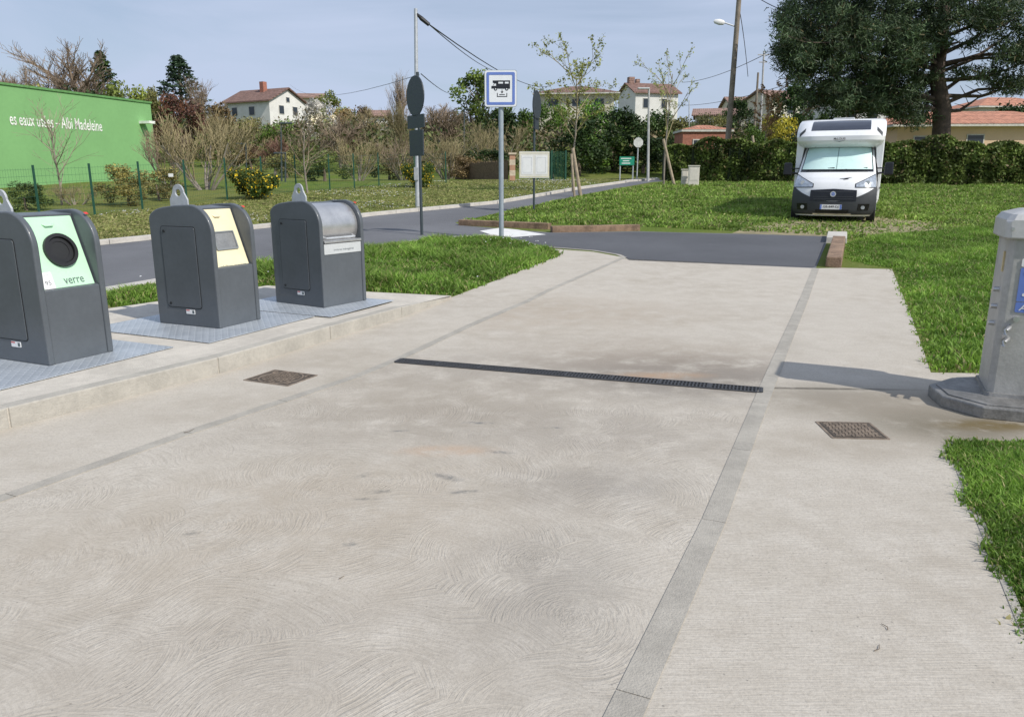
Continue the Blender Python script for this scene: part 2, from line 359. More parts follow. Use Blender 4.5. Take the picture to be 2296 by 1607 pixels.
asph=far_edge+PX([(1490,407),(1290,440),(1140,472),(1020,499),(1035,506),(1235,522),(1430,519),(1500,521),(1860,529),(1829,602),(1410,584),(1395,573),(1330,562),(1230,556),(1120,537)])+near_kerb[::-1]
drape('road',asph,.004,m_road)
drape('driveway',PX([(1130,520),(1235,524),(1430,521),(1500,523),(1855,531),(1826,600),(1410,582),(1395,572),(1330,561),(1225,553),(1165,536)]),.008,m_drive)
drape('road_marking',PX([(1075,519),(1120,512),(1160,516),(1225,527),(1150,533),(1110,530)]),.012,m_white)
drape('apron',[K0]+K+PX([(1120,626),(1255,573),(1230,558),(1330,565),(1395,577)])+Lp[::-1]+[L0],.004,m_apron)
drape('pad',[L0]+Lp+[Rp[-1]]+Rp[::-1][1:]+[R0],.004,m_pad)
drape('pavement',[R0]+Rp+PX([(1885,601),(2000,604),(2037,690),(2087,836),(2500,842),(2500,992),(2126,991),(2162,1090),(2215,1215),(2300,1425)])+[P(2600,1900)],.004,m_right)
kerbline('flush_strip',[L0]+Lp+PX([(1400,577),(1385,571),(1330,562),(1215,553)]),.09,.008,m_strip,gap=.005,below=.02)
kerbline('flush_strip',[R0]+Rp,.11,.008,m_strip,gap=.005,below=.02)
kerbline('kerb',far_edge,.22,.10,m_lkerb)
kerbline('kerb',near_kerb+PX([(1000,535),(1110,529)]),.28,.03,m_lkerb)
kerbline('kerb',PX([(2127,991),(2164,1090),(2216,1215),(2302,1425)]),.035,.007,m_strip,gap=.002)
dirtp=PX([(1640,524),(1690,505),(1760,494),(1800,484),(1960,482),(2090,498),(2190,512),(2100,524),(2010,532),(1870,531)])
drape('dirt',dirtp,.006,m_dirt)
# plinth
PZ=.14
fr=[(K0,PZ),(K[0],PZ),(K[2],PZ),(K[3],PZ),(P(900,712),PZ-.015),(K[4],h(K[4].y)+.03)]
bk=[P(1012,663,.05),P(840,655,PZ),P(600,640,PZ),P(350,676,PZ),P(245,691,PZ),P(-300,790,PZ)]
top=[Vector((p.x,p.y,z)) for p,z in fr]+bk
mb=MB(); n=len(top); low=[Vector((p.x,p.y,-.1)) for p in top]
tri=geometry.tessellate_polygon([[Vector((p.x,p.y,0)) for p in top]])
mb.add(top+low,[tuple(t) for t in tri]+[(i,(i+1)%n,n+(i+1)%n,n+i) for i in range(n)])
struct(mb.build('plinth',m_plinth))
kl=resample([Vector((p.x,p.y,z)) for p,z in fr],1.35); mb=MB()
for a,b in zip(kl[:-1],kl[1:]):
    d=(b-a); d.z=0; d.normalize(); nn=Vector((-d.y,d.x,0)); a2=a+d*.005; b2=b-d*.005
    vs=[]
    for q in(a2,b2):
        for s_ in(-.012,.115):
            w=q+nn*s_
            vs+=[(w.x,w.y,-.08),(w.x,w.y,q.z+.004)]
    mb.add(vs,[(0,1,3,2),(4,6,7,5),(0,4,5,1),(2,3,7,6),(1,5,7,3),(0,2,6,4)])
struct(mb.build('kerb',m_kerb,bev=.01))
kd=(K[4]-K[0]); ang=math.atan2(kd.x,kd.y)
# ---------- bins ----------
BD=.82
def arc(cx,cz,r,a0,a1,n=8,rz=None):
    rz=rz or r
    return [(cx+r*math.cos(R(a0+(a1-a0)*i/n)),cz+rz*math.sin(R(a0+(a1-a0)*i/n))) for i in range(n+1)]
def binthing(kind,A,label,W_,extra=0):
    D2=BD/2
    rz=-ang-extra
    cr,sr=math.cos(rz),math.sin(rz)
    off=Vector((D2*cr+W_/2*sr, D2*sr-W_/2*cr,0))
    t=thing('waste_container',label,'recycling bin',(A.x-off.x,A.y-off.y,PZ+.012),rz)
    prof=[(-D2,0),(D2,0)]+arc(D2-.27,.92,.27,0,90,10,.28)+[(-.05,1.192)]+arc(-D2+.30,1.05,.30,100,180,8,.13)
    th_=.052
    for s in(-1,1):
        mb=MB().prism(prof,(0,s*W_/2 if s<0 else W_/2-th_,0),(1,0,0),(0,0,1),th_,w=(0,1,0)); mb.build('side_panel',m_grey,t,bev=.012,seg=3,smooth=True)
    if kind!='household':
        core=[(-D2+.012,0),(D2-.012,0),(D2-.012,.585),(D2-.06,.60),(D2-.245,1.13),(D2-.24,1.165)]+[(-.05,1.178)]+arc(-D2+.30,1.04,.288,100,180,8,.12)
    else:
        core=[(-D2+.012,0),(D2-.012,0),(D2-.012,.70),(D2-.30,.72),(D2-.42,1.165),(-.05,1.178)]+arc(-D2+.30,1.04,.288,100,180,8,.12)
    iw=W_-2*th_
    MB().prism(core,(0,-iw/2-.001,0),(1,0,0),(0,0,1),iw+.002,w=(0,1,0)).build('body',m_grey,t,bev=.006)
    y0=-W_/2
    MB().prism(rrect(.46,.81,.03,4,-.03,.585),(0,y0,0),(1,0,0),(0,0,1),.003,w=(0,-1,0)).build('door_gap',m_dark,t)
    d=MB().prism(rrect(.446,.796,.026,4,-.03,.585),(0,y0,0),(1,0,0),(0,0,1),.008,w=(0,-1,0)).build('access_door',m_greydoor,t,bev=.003)
    for z in(.94,.22):
        MB().prism(circ(.014,12,-.21,z),(0,y0-.008,0),(1,0,0),(0,0,1),.006,w=(0,-1,0)).build('lock',m_dark,d)
    st_=MB().prism(rrect(.115,.045,.003,1,.04,.145),(0,y0,0),(1,0,0),(0,0,1),.004,w=(0,-1,0)).build('sticker',m_paper,t)
    MB().prism([(-.015,.155),(.03,.155),(.03,.164),(-.015,.164)],(0,y0-.004,0),(1,0,0),(0,0,1),.001,w=(0,-1,0)).build('print',m_red,st_)
    MB().prism([(.065,.13),(.09,.13),(.09,.16),(.065,.16)],(0,y0-.004,0),(1,0,0),(0,0,1),.001,w=(0,-1,0)).build('print',m_txt,st_)
    lx=-.26 if kind!='glass' else -.30
    out=[]; inn=[]
    NN=28
    for i in range(NN):
        a=2*math.pi*i/NN; c_,s_=math.cos(a),math.sin(a)
        if s_>=-.05: out.append((.075*c_,.17+.08*s_))
        else:
            out.append((np.interp(c_,[-1,-.5,.5,1],[-.12,-.12,.12,.12]) if s_>-.75 else .12*c_/.66, np.interp(s_,[-1,-.75,-.05],[-.06,-.06,.15])))
        inn.append((.036*c_,.165+.036*s_))
    MB().ring(out,inn,(lx,-.012,1.14 if kind!='glass' else 1.11),(1,0,0),(0,0,1),.018).build('lifting_lug',m_galv,t,bev=.002)
    u=Vector((0,1,0))
    if kind!='household':
        a=Vector((D2-.06,0,.60)); b=Vector((D2-.245,0,1.13)); v=(b-a).normalized(); L=(b-a).length; nrm=u.cross(v)
        pm=m_mint if kind=='glass' else m_cream
        pw=iw-.03; cpt=a+v*(L*.5)+nrm*.004
        MB().prism(rrect(pw,L+.07,.012,3),cpt-v*.02,u,v,.008).build('panel',pm,t,bev=.002)
        fc=cpt+nrm*.008-v*.02
        MB().tube([fc-u*.045+v*(L*.45),fc-u*.03+v*(L*.42)+nrm*.014,fc+u*.03+v*(L*.42)+nrm*.014,fc+u*.045+v*(L*.45)],.008,6).build('handle',pm,t)
        if kind=='glass':
            cc=fc+v*.03+u*.025
            MB().ring(circ(.138,32),circ(.110,32),cc,u,v,.03).build('opening_ring',m_black,t,smooth=True)
            MB().prism(circ(.111,32),cc,u,v,.004).build('opening',m_dark,t)
            MB().ring(circ(.104,32),circ(.075,32),cc+nrm*.004,u,v,.006).build('brush_flap',m_black,t)
            text('lettering','verre',fc-v*(L*.40)+u*.055,u,v,.175,.047,m_txt,t,bold=.004)
            s2=MB().prism(rrect(.095,.135,.004,1),fc-v*(L*.36)-u*.165,u,v,.002).build('sticker',m_paper,t)
            text('lettering','95',fc-v*(L*.395)-u*.168+nrm*.002,u,v,.05,.036,m_txt2,s2,bold=.004)
            MB().prism([(-.02,-.004),(.02,-.004),(.02,.004),(-.02,.004)],fc-v*(L*.28)-u*.165+nrm*.002,u,v,.001).build('print',m_lgrey,s2)
        else:
            cc=fc-v*.01
            MB().ring(rrect(.29,.19,.01,2),rrect(.265,.165,.008,2),cc,u,v,.016).build('opening_frame',m_txt2,t)
            MB().prism(rrect(.267,.167,.008,2),cc,u,v,.005).build('flap',m_flap,t)
            text('lettering','emballages et papiers',fc-v*(L*.49),u,v,.37,.036,m_txt,t,bold=.008)
    else:
        cx,cz,r=.10,.905,.262
        dm=MB(); pr=arc(cx,cz,r,-35,150,26); n=len(pr)
        dm.add([(x,-iw/2+.004,z) for x,z in pr]+[(x,iw/2-.004,z) for x,z in pr],[(i,i+1,n+i+1,n+i) for i in range(n-1)]+[tuple(range(n)),tuple(range(2*n-1,n-1,-1))])
        dm.build('drum',m_steel,t,smooth=True)
        MB().tube([(cx+r*.86+.012,-iw/2+.06,cz-.115),(cx+r*.86+.05,-iw/2+.07,cz-.125),(cx+r*.86+.05,iw/2-.07,cz-.125),(cx+r*.86+.012,iw/2-.06,cz-.115)],.012,8).build('handle',m_galv,t)
        MB().box((D2-.07,0,.742),(.16,iw-.01,.03)).build('tray',m_steel,t,bev=.006)
        MB().prism(rrect(iw-.01,.12,.005,2),(D2-.011,0,.66),u,(0,0,1),.006).build('label_panel',m_lgrey,t,bev=.002)
        text('lettering','ordures ménagères',(D2-.004,.01,.645),u,(0,0,1),.32,.030,m_txt2,t,bold=0)
    MB().prism([(-.014,-.015),(.014,-.015),(.014,.015),(-.014,.015)],(D2-.10,W_/2-th_/2,1.168),Vector((.85,0,-.5)).normalized(),(0,1,0),.002).build('sticker',m_red,t)
    return t
ux=Vector((math.cos(ang),-math.sin(ang),0)); uy=Vector((math.sin(ang),math.cos(ang),0))
for kd_,A,lab,w_,ex,c_off,sz,wh in (('glass',P(112,824,PZ),'dark grey recycling container with mint green front panel and round black hole',.585,0,(-.55,.15),(1.75,1.55),'mint panelled glass container'),
      ('paper',P(494,740,PZ),'dark grey recycling container with cream yellow front panel and letter slot',.58,0,(-.42,.22),(1.62,1.5),'cream panelled paper container'),
      ('household',P(727,693,PZ),'dark grey waste container with rounded stainless steel drum lid',.70,R(9),(-.36,.20),(1.55,1.25),'steel drum container')):
    binthing(kd_,A,lab,w_,ex)
    c0=A+ux*c_off[0]+uy*c_off[1]
    t=tag(MB().box((0,0,0),(sz[0],sz[1],.006)).build('steel_plate',m_check,bev=.001),'galvanised checker steel floor plate under the '+wh,'metal plate')
    t.location=(c0.x,c0.y,PZ+.009); t.rotation_euler=(0,0,-ang)
# ---------- drain, manholes ----------
a=P(893,810); b=P(1708,877); L=(b-a).length; d=(b-a).normalized()
t=thing('drain_grating','long black slotted drain grating set across the concrete pad','drain',((a.x+b.x)/2,(a.y+b.y)/2,0),math.atan2(d.y,d.x))
MB().box((0,0,.004),(L,.15,.004)).build('channel',m_dark,t)
fm=MB()
for s in(-1,1): fm.box((0,s*.07,.010),(L,.014,.008))
for i in range(9): fm.box((-L/2+i*L/8,0,.0115),(.02,.126,.008))
fm.build('frame',m_grate,t); sm=MB(); nb=int(L/.028)
for i in range(nb): sm.box((-L/2+(i+.5)*L/nb,0,.0095),(.012,.124,.007))
sm.box((0,0,.0105),(L,.01,.006))
sm.build('grate_bars',m_grate,t)
def manhole(px,py,w,l,rot,label,roundish):
    p=P(px,py); t=thing('manhole_cover',label,'manhole cover',(p.x,p.y,0),rot)
    MB().ring(rrect(w,l,.006,1),rrect(w-.03,l-.03,.004,1),(0,0,.003),(1,0,0),(0,1,0),.005).build('frame',m_cast,t)
    MB().prism(rrect(w-.03,l-.03,.004,1),(0,0,.002),(1,0,0),(0,1,0),.004).build('seat_plate',m_castd,t)
    mb=MB()
    if roundish: mb.ring(circ(w*.40,28),circ(w*.37,28),(0,0,.006),(1,0,0),(0,1,0),.003)
    else: mb.prism(rrect(w-.05,l-.05,.005,1),(0,0,.006),(1,0,0),(0,1,0),.002)
    k=mb.build('lid',m_cast if roundish else m_castd,t); mb=MB(); N=9
    for i in range(N):
        for j in range(N):
            x=(i-N/2+.5)*(w-.08)/N; y=(j-N/2+.5)*(l-.07)/N
            if roundish and .34*w<math.hypot(x,y)<w*.42: continue
            mb.box((x,y,.009),(.016 if (i+j)%2 else .034,.032 if (i+j)%2 else .016,.004))
    mb.build('tread_pattern',m_cast,k)
manhole(630,848,.46,.38,-ang,'rusty round lidded manhole cover near the left kerb',True)
manhole(1909,966,.36,.34,R(-4),'square rusty manhole cover right of the drain strip',False)
rng=random.Random(4)
for px,py,l_ in((413,974,.09),(1960,1462,.05),(1990,1415,.04),(760,1300,.03)):
    p=P(px,py); mb=MB(); a_=rng.random()*3
    mb.tube([(0,0,.007),(l_*.4*math.cos(a_),l_*.4*math.sin(a_),.010),(l_*math.cos(a_+.5),l_*math.sin(a_+.5),.007)],[.0018,.0015,.001],5)
    o=mb.build('twig',m_bark); o.location=(p.x,p.y,.006 if px==413 else 0)
    tag(o,{413:'small brown dead leaf stalk lying on the left flush strip',1960:'thin dry twig on the right pavement near the bottom',1990:'short dry twig fragment on right pavement above another twig',760:'tiny dark twig on the swirled concrete pad'}[px],'twig')
# ---------- sleepers, edging ----------
def sleeper(a,b,w,hh,label,grp=None):
    a=P(*a);b=P(*b); d=(b-a); c=(a+b)/2; 
    o=MB().box((0,0,0),(d.length,w,hh)).build('timber_sleeper',m_wood,bev=.012); o.location=(c.x,c.y,c.z+hh/2-.02)
    o.rotation_euler=(0,-math.asin(d.z/d.length),math.atan2(d.y,d.x)); return tag(o,label,'timber edging',grp)
sleeper((1032,505),(1233,514),.22,.17,'long weathered timber sleeper edging the meadow beside the junction')
sleeper((1236,521),(1432,517),.22,.17,'weathered timber sleeper edging the driveway at the meadow corner')
pa=P(1868,600); pb=P(1880,548); c=(pa+pb)/2; dd=pb-pa
o=MB().box((0,0,0),(.26,dd.length,.19),top=(.95,1)).build('kerb_block',m_wood,bev=.015)
o.location=(c.x,c.y,c.z+.085); o.rotation_euler=(math.asin(dd.z/dd.length),0,-math.atan2(dd.x,dd.y)); tag(o,'rusty brown timber block edging grass at right end of driveway','timber edging')
pa=P(1876,547); pb=P(1878,531); dd=pb-pa
o=MB().box((0,0,0),(.42,dd.length*.95,.14),top=(.97,.97)).build('kerb_stone',m_lkerb,bev=.01); p=(pa+pb)/2; o.location=(p.x,p.y+.03,p.z+.06); o.rotation_euler=(.03,0,-math.atan2(dd.x,dd.y)); tag(o,'pale concrete kerb stone on the far end of the brown block','kerb stone')

# ---------- grass ----------
def inpoly(x,y,poly):
    r=np.zeros(len(x),bool); n=len(poly)
    for i in range(n):
        x1,y1=poly[i][0],poly[i][1]; x2,y2=poly[(i+1)%n][0],poly[(i+1)%n][1]
        if y1==y2: continue
        c=((y1>y)!=(y2>y))&(x<(x2-x1)*(y-y1)/(y2-y1)+x1); r^=c
    return r
def edgedist(x,y,poly):
    dm=np.full(len(x),1e9); n=len(poly)
    for i in range(n):
        x1,y1=poly[i][0],poly[i][1]; x2,y2=poly[(i+1)%n][0],poly[(i+1)%n][1]; L2=(x2-x1)**2+(y2-y1)**2+1e-9
        t_=np.clip(((x-x1)*(x2-x1)+(y-y1)*(y2-y1))/L2,0,1); dm=np.minimum(dm,np.hypot(x-x1-t_*(x2-x1),y-y1-t_*(y2-y1)))
    return dm
dP=np.array([(p[0],p[1]) for p in dirtp])
def blades(name,label,poly,n,hh,w,seed,ca,cb,zoff=0,patch=.6,cat='grass',bare=0,nearbias=False,dry=.10,hole=False,low=.5,jit=.035):
    g=np.random.default_rng(seed); P_=np.array([(p[0],p[1]) for p in poly]); mn=P_.min(0); mx=P_.max(0)
    X=[];Y=[];tot=0
    while tot<n:
        x=g.uniform(mn[0]-.1,mx[0]+.1,n*2); y=g.uniform(mn[1]-.1,mx[1]+.1,n*2)
        if nearbias:
            k=g.random(len(y))<(np.clip(nearbias/np.maximum(y,1),0,1))**1.6; x=x[k];y=y[k]
        m=inpoly(x+g.normal(size=len(x))*jit+.03*np.sin(y*9+x*3),y+g.normal(size=len(x))*jit,P_); x=x[m];y=y[m]; X.append(x);Y.append(y); tot+=len(x)
    x=np.concatenate(X)[:n]; y=np.concatenate(Y)[:n]
    nz=(np.sin(x*1.7+1.3*np.sin(y*1.1))+np.sin(y*2.3+1.7*np.sin(x*.9+2))+np.sin(x*5.1+y*3.3)*.6+np.sin(x*3.7-y*6.1+1)*.6)/3.2
    n2=np.sin(x*9+2*np.sin(y*7))*np.sin(y*11+2*np.sin(x*6))
    if bare:
        k=g.random(n)>np.clip(bare*(1-nz*1.6),0,.93); x=x[k];y=y[k];nz=nz[k];n2=n2[k]; n=len(x)
    ef=np.clip(edgedist(x,y,P_)/.35,0,1)
    if hole:
        ind=inpoly(x,y,dP); dd_=edgedist(x,y,dP); k=~(ind&(g.random(n)<np.clip(dd_/.8,.1,.72))); ef=np.where(ind,.05,ef)
        x=x[k];y=y[k];nz=nz[k];n2=n2[k];ef=ef[k];n=len(x)
    H_=hh*(.55+.5*g.random(n))*(1+patch*nz+.25*n2)*(low+(1-low)*ef); W_=w*(.6+.8*g.random(n)); broad=g.random(n)<.2+.3*np.clip(n2,0,1)
    W_=np.where(broad,W_*2.6,W_); H_=np.where(broad,H_*.75,H_)
    a=g.uniform(0,2*np.pi,n); ln=H_*(.25+.8*g.random(n)); la=g.uniform(0,2*np.pi,n)
    z=np.interp(y,HY,HZ)+zoff
    bx,by=np.cos(a)*W_/2,np.sin(a)*W_/2; lx,ly=np.cos(la)*ln,np.sin(la)*ln
    V=np.zeros((n,5,3)); 
    V[:,0]=np.stack([x-bx,y-by,z-.01],1);V[:,1]=np.stack([x+bx,y+by,z-.01],1)
    V[:,2]=np.stack([x+bx*.9+lx*.35,y+by*.9+ly*.35,z+H_*.6],1);V[:,3]=np.stack([x-bx*.9+lx*.35,y-by*.9+ly*.35,z+H_*.6],1)
    V[:,4]=np.stack([x+lx,y+ly,z+H_*.95],1)
    b=np.arange(n)[:,None]*5; Q=b+np.array([[0,1,2,3]]); T=b+np.array([[3,2,4]])
    f=np.clip(.5+.45*nz+.25*n2+.35*(g.random(n)-.5),0,1)[:,None]; col=np.array(ca)*(1-f)+np.array(cb)*f
    dr=(g.random(n)<dry*(1+1.5*np.clip(-nz,0,1)))[:,None]; col=np.where(dr,np.array((.36,.33,.15)),col); col=col*(.75+.6*g.random(n))[:,None]
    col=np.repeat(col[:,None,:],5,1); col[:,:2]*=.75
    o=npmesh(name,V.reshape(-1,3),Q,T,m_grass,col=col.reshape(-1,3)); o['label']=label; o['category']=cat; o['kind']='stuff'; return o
GA=(.095,.20,.024); GB=(.235,.375,.06)
blades('grass','lush green grass bank right of the pavement',PX([(1890,548),(1905,585),(2000,603),(2037,690),(2087,834),(2205,838),(2500,838),(2500,520),(2200,510),(1960,528)]),80000,.105,.012,1,GA,GB,patch=.8,low=.3,dry=.08)
blades('grass','green grass tuft area at the lower right corner',PX([(2128,993),(2162,1090),(2215,1215),(2300,1425),(2700,1650),(2700,993)]),44000,.085,.0065,2,GA,GB,patch=.6,low=.5,jit=.022,dry=.09)
isl=PX([(1012,664),(1125,624),(1258,573),(1230,557),(1115,533),(1000,540),(870,553),(600,594),(350,640),(245,660),(60,690),(60,716),(245,691),(350,676),(600,640),(830,653)])
blades('grass','weedy grass island behind the waste containers',isl,66000,.17,.015,3,GA,(.23,.36,.065),patch=.85,low=.35)
mead=PX([(1150,473),(1290,441),(1480,411),(1500,409),(2500,411),(2500,520),(2200,512),(1960,530),(1900,537),(1860,528),(1430,508),(1235,503),(1035,497)])
blades('grass','tall green meadow grass around the parked motorhome',mead,95000,.125,.033,4,(.115,.215,.03),(.26,.37,.075),patch=.85,nearbias=18,hole=True,low=.55,dry=.10)
verge=[p for p in far_edge]+PX([(1475,400),(1300,402),(1100,404),(850,416),(665,430),(420,460),(213,480),(-60,508)])
blades('grass','short dry lawn verge between the road and the green fence',verge,62000,.05,.037,5,(.16,.20,.05),(.32,.33,.12),patch=.4,dry=.25,nearbias=16,bare=.18)
def daisies(poly,n,hh,label,s=.02,seed=1):
    g=np.random.default_rng(seed); Pp=np.array([(p[0],p[1]) for p in poly]); mn=Pp.min(0); mx=Pp.max(0)
    x=g.uniform(mn[0],mx[0],n*12); y=g.uniform(mn[1],mx[1],n*12); nz=np.sin(x*.8)+np.sin(y*1.3+x*.4); m=inpoly(x,y,Pp)&(nz>.5); x=x[m][:n];y=y[m][:n]; n=len(x)
    z=np.interp(y,HY,HZ)+hh*(.7+.5*g.random(n)); V=np.zeros((n,4,3)); r=s*(.6+.7*g.random(n))
    for i,(a,b,c) in enumerate(((-1,-1,-.4),(1,-1,-.4),(1,1,.4),(-1,1,.4))): V[:,i]=np.stack([x+a*r,y+b*r,z+c*r],1)
    col=np.full((n*4,3),.75); o=npmesh('daisies',V.reshape(-1,3),np.arange(n*4).reshape(n,4),None,m_grass,col=col); o['label']=label;o['category']='flowers';o['kind']='stuff'
daisies(verge,1300,.05,'small white daisies speckling the dry verge',.014,3)
daisies(isl,60,.16,'a few pale flowers in the weedy island',.010,6)
# ---------- service column ----------
bp=P(2312,905); CA=R(-25)
cx_,cy_=bp.x-.01,bp.y-.02
t=thing('service_station_column','stainless steel motorhome service column with steel cap and blue sticker','service column',(cx_,cy_,0),CA)
m_col=M('column_steel',(.41,.40,.38),.5,.2,var=.16,scale=4,bump=.15); m_cap=M('cap_steel',(.52,.515,.50),.45,.2,var=.12,scale=4); m_colb=M('base_steel',(.23,.225,.215),.5,.3,var=.35,scale=6,bump=.2)
rm_=Matrix.Rotation(R(6)-CA,2); of_=Matrix.Rotation(-CA,2)@Vector((.01,.02))
def hexr(k): 
    out=[]
    for x,y in [(-.72,-.02),(-.62,-.30),(-.30,-.47),(.6,-.47),(.75,0),(.6,.45),(-.32,.45),(-.62,.28)]:
        q=rm_@Vector((x*k,y*k))+of_; out.append((q.x,q.y))
    return out
MB().prism(hexr(1),(0,0,.0),(1,0,0),(0,1,0),.09).build('base_plate',m_colb,t,bev=.012)
MB().prism(hexr(.93),(0,0,.088),(1,0,0),(0,1,0),.012).build('base_tray',m_colb,t,bev=.004)
def oct_(sx,sy,c=.03): return [(-sx,-sy+c),(-sx+c,-sy),(sx-c,-sy),(sx,-sy+c),(sx,sy-c),(sx-c,sy),(-sx+c,sy),(-sx,sy-c)]
def stack(secs,mat,name,parent,smooth=False,bev=0):
    vs=[];n=len(secs[0][0]); 
    for pl_,z in secs: vs+=[(x,y,z) for x,y in pl_]
    fs=[(i*n+k,i*n+(k+1)%n,(i+1)*n+(k+1)%n,(i+1)*n+k) for i in range(len(secs)-1) for k in range(n)]+[tuple(range(n-1,-1,-1)),tuple(range((len(secs)-1)*n,len(secs)*n))]
    return MB().add(vs,fs).build(name,mat,parent,smooth=smooth,bev=bev)
stack([(oct_(.325,.265),.10),(oct_(.322,.262),1.22)],m_col,'column',t,bev=.01)
stack([(oct_(.345,.285),.10),(oct_(.34,.28),.125)],m_colb,'foot_flange',t)
stack([(oct_(.355,.295),1.20),(oct_(.362,.30),1.212),(oct_(.362,.30),1.32),(oct_(.33,.27),1.365),(oct_(.24,.18),1.395)],m_cap,'cap',t,bev=.014)
MB().tube([(-.32,-.298,1.27),(-.32,-.312,1.27)],.012,8).build('bolt',m_steel,t)
u=(1,0,0); v=(0,0,1)
fyc=-.266
for zz,hh_,mt,tx,tc_,ww in((1.045,.055,m_paper,'P',m_blue,.03),(.895,.23,m_blue,'5',m_paper,.085),(.740,.07,m_blue,'AC',m_paper,.10)):
    pz=MB().prism(rrect(.34,hh_,.008,2),(-.065,fyc,zz),u,v,.003,w=(0,-1,0)).build('sticker',mt,t)
    text('lettering',tx,(-.165 if tx!='P' else -.20,fyc-.003,zz-(.03 if tx=='5' else 0)),u,v,ww,hh_*.62 if tx!='5' else .10,tc_,pz,shear=.2)
    if tx=='5': pz5=pz
m_yel=M('yellow_print',(.8,.6,.03),.5)
star=[((.016 if i%2==0 else .007)*math.sin(i*math.pi/5),(.016 if i%2==0 else .007)*math.cos(i*math.pi/5)) for i in range(10)]
for sx_ in(-.20,-.155,-.11): MB().prism(star,(sx_,fyc-.003,.975),u,v,.002,w=(0,-1,0)).build('star',m_yel,pz5)
for z in(.84,.72,.60): 
    MB().tube([(-.322,-.12,z),(-.36,-.12,z)],[.02,.017],10).build('push_button',m_steel,t)
MB().box((-.327,-.16,1.04),(.012,.035,.14)).build('lamp_strip',M('amber',(.55,.45,.25)),t)
for z in(.60,.52): 
    MB().tube([(-.25,-.262,z),(-.26,-.32,z),(-.28,-.355,z-.012),(-.285,-.36,z-.04)],[.016,.016,.014,.013],10).build('tap',m_steel,t,smooth=True)
MB().tube([(-.22,-.262,.66),(-.22,-.30,.66)],[.018,.02],10).build('socket',m_steel,t)
# ---------- signs ----------
pb=P(1124,537); t=thing('motorhome_sign_post','square blue bordered motorhome service sign on a light grey post','road sign',(pb.x,pb.y,pb.z),R(-2))
m_lpole=M('light_grey_post',(.36,.41,.45),.4,.3,var=.1)
ztop=zat(157,pb.y)-pb.z; sw=.70; zc=ztop-sw*.55
MB().tube([(0,.05,-.1),(0,.05,ztop-.05)],.055,14).build('post',m_lpole,t,smooth=True)
MB().prism(rrect(sw,sw*1.08,.05,4),(0,-.01,zc),u,v,.03,w=(0,-1,0)).build('sign_plate',m_lpole,t)
MB().prism(rrect(sw-.02,sw*1.08-.02,.045,4),(0,-.04,zc),u,v,.002,w=(0,-1,0)).build('white_face',m_signwhite,t)
MB().ring(rrect(sw-.09,sw*1.08-.09,.03,3),rrect(sw-.20,sw*1.08-.20,.02,3),(0,-.0445,zc),u,(0,0,1),.002).build('blue_border',m_blue,t)
pk=MB(); yy=-.0435
def pp(poly,dy=0): pk.prism(poly,(0,yy-dy,zc),u,v,.002,w=(0,-1,0))
pp([(-.20,.0),(-.20,.05),(-.165,.06),(-.14,.11),(-.17,.12),(-.17,.165),(.20,.165),(.20,-.005)]);
pp(circ(.034,16,-.11,-.01)); pp(circ(.034,16,.13,-.01))
pp([(.0,-.06),(.06,-.06),(.03,-.10)]); pp([(.024,-.02),(.036,-.02),(.036,-.07),(.024,-.07)])
pp([(-.08,-.09),(-.065,-.09),(-.065,-.17),(-.08,-.17)]); pp([(.125,-.09),(.14,-.09),(.14,-.17),(.125,-.17)]); pp([(-.08,-.155),(.14,-.155),(.14,-.17),(-.08,-.17)])
pp([(-.03,-.115),(.09,-.115),(.09,-.13),(-.03,-.13)])
pc=pk.build('pictogram',m_pict,t); yy=-.0455
for poly in ([(-.175,.055),(-.15,.065),(-.132,.10),(-.10,.10),(-.10,.055)],[(-.05,.10),(.05,.10),(.05,.135),(-.05,.135)],[(.09,.10),(.17,.10),(.17,.135),(.09,.135)],circ(.014,12,-.11,-.01),circ(.014,12,.13,-.01)):
    pk=MB(); pp(poly); pk.build('pictogram_window',m_signwhite,pc)
def disc_post(base,top,d_py,r_,rects,label,rot):
    pb=P(*base); t=thing('traffic_sign_post',label,'road sign',tuple(pb),rot)
    zt=zat(top,pb.y)-pb.z; MB().tube([(0,0,-.1),(0,0,zt)],.035,12).build('post',m_pole,t,smooth=True)
    zc=zat(d_py,pb.y)-pb.z; 
    MB().prism(circ(r_,32,0,zc),(0,-.06,0),u,v,.025,w=(0,-1,0)).build('sign_disc',m_signback,t)
    MB().box((0,-.045,zc+.12),(r_*1.3,.03,.03)).build('bracket',m_signback,t); MB().box((0,-.045,zc-.12),(r_*1.3,.03,.03)).build('bracket',m_signback,t)
    for (y0,y1,w_) in rects:
        a=zat(y0,pb.y)-pb.z; b=zat(y1,pb.y)-pb.z
        MB().prism(rrect(w_,a-b,.02,2,0,(a+b)/2),(0,-.06,0),u,v,.025,w=(0,-1,0)).build('sign_panel',m_signback,t)
    return t,pb
disc_post((946,527),162,216,.44,[(258,288,.85),(292,350,.70)],'dark back of a round sign over two panels on roadside post',R(-57))
t,pb=disc_post((1197,476),203,237,.44,[(265,291,.42)],'edge on dark sign post carrying a white notice board',R(72))
zc=(zat(342,pb.y)+zat(398,pb.y))/2-pb.z; 
m_board=M('notice_board_white',(.72,.70,.64),.6,var=.08)
bd=MB().box((-.0,-.05,zc),(.94,.03,.80)).build('notice_board',m_board,t,bev=.01); bd.rotation_euler=(0,0,R(-72))
m_gp=M('grey_print',(.5,.52,.55))
for sx in(-.22,.22):
    MB().box((sx,-.068,zc),(.36,.004,.56)).build('paper_sheet',m_paper,bd)
    MB().ring(rrect(.28,.46,.01,1),rrect(.26,.44,.01,1),(sx,-.0705,zc),u,v,.001).build('printed_frame',m_gp,bd)
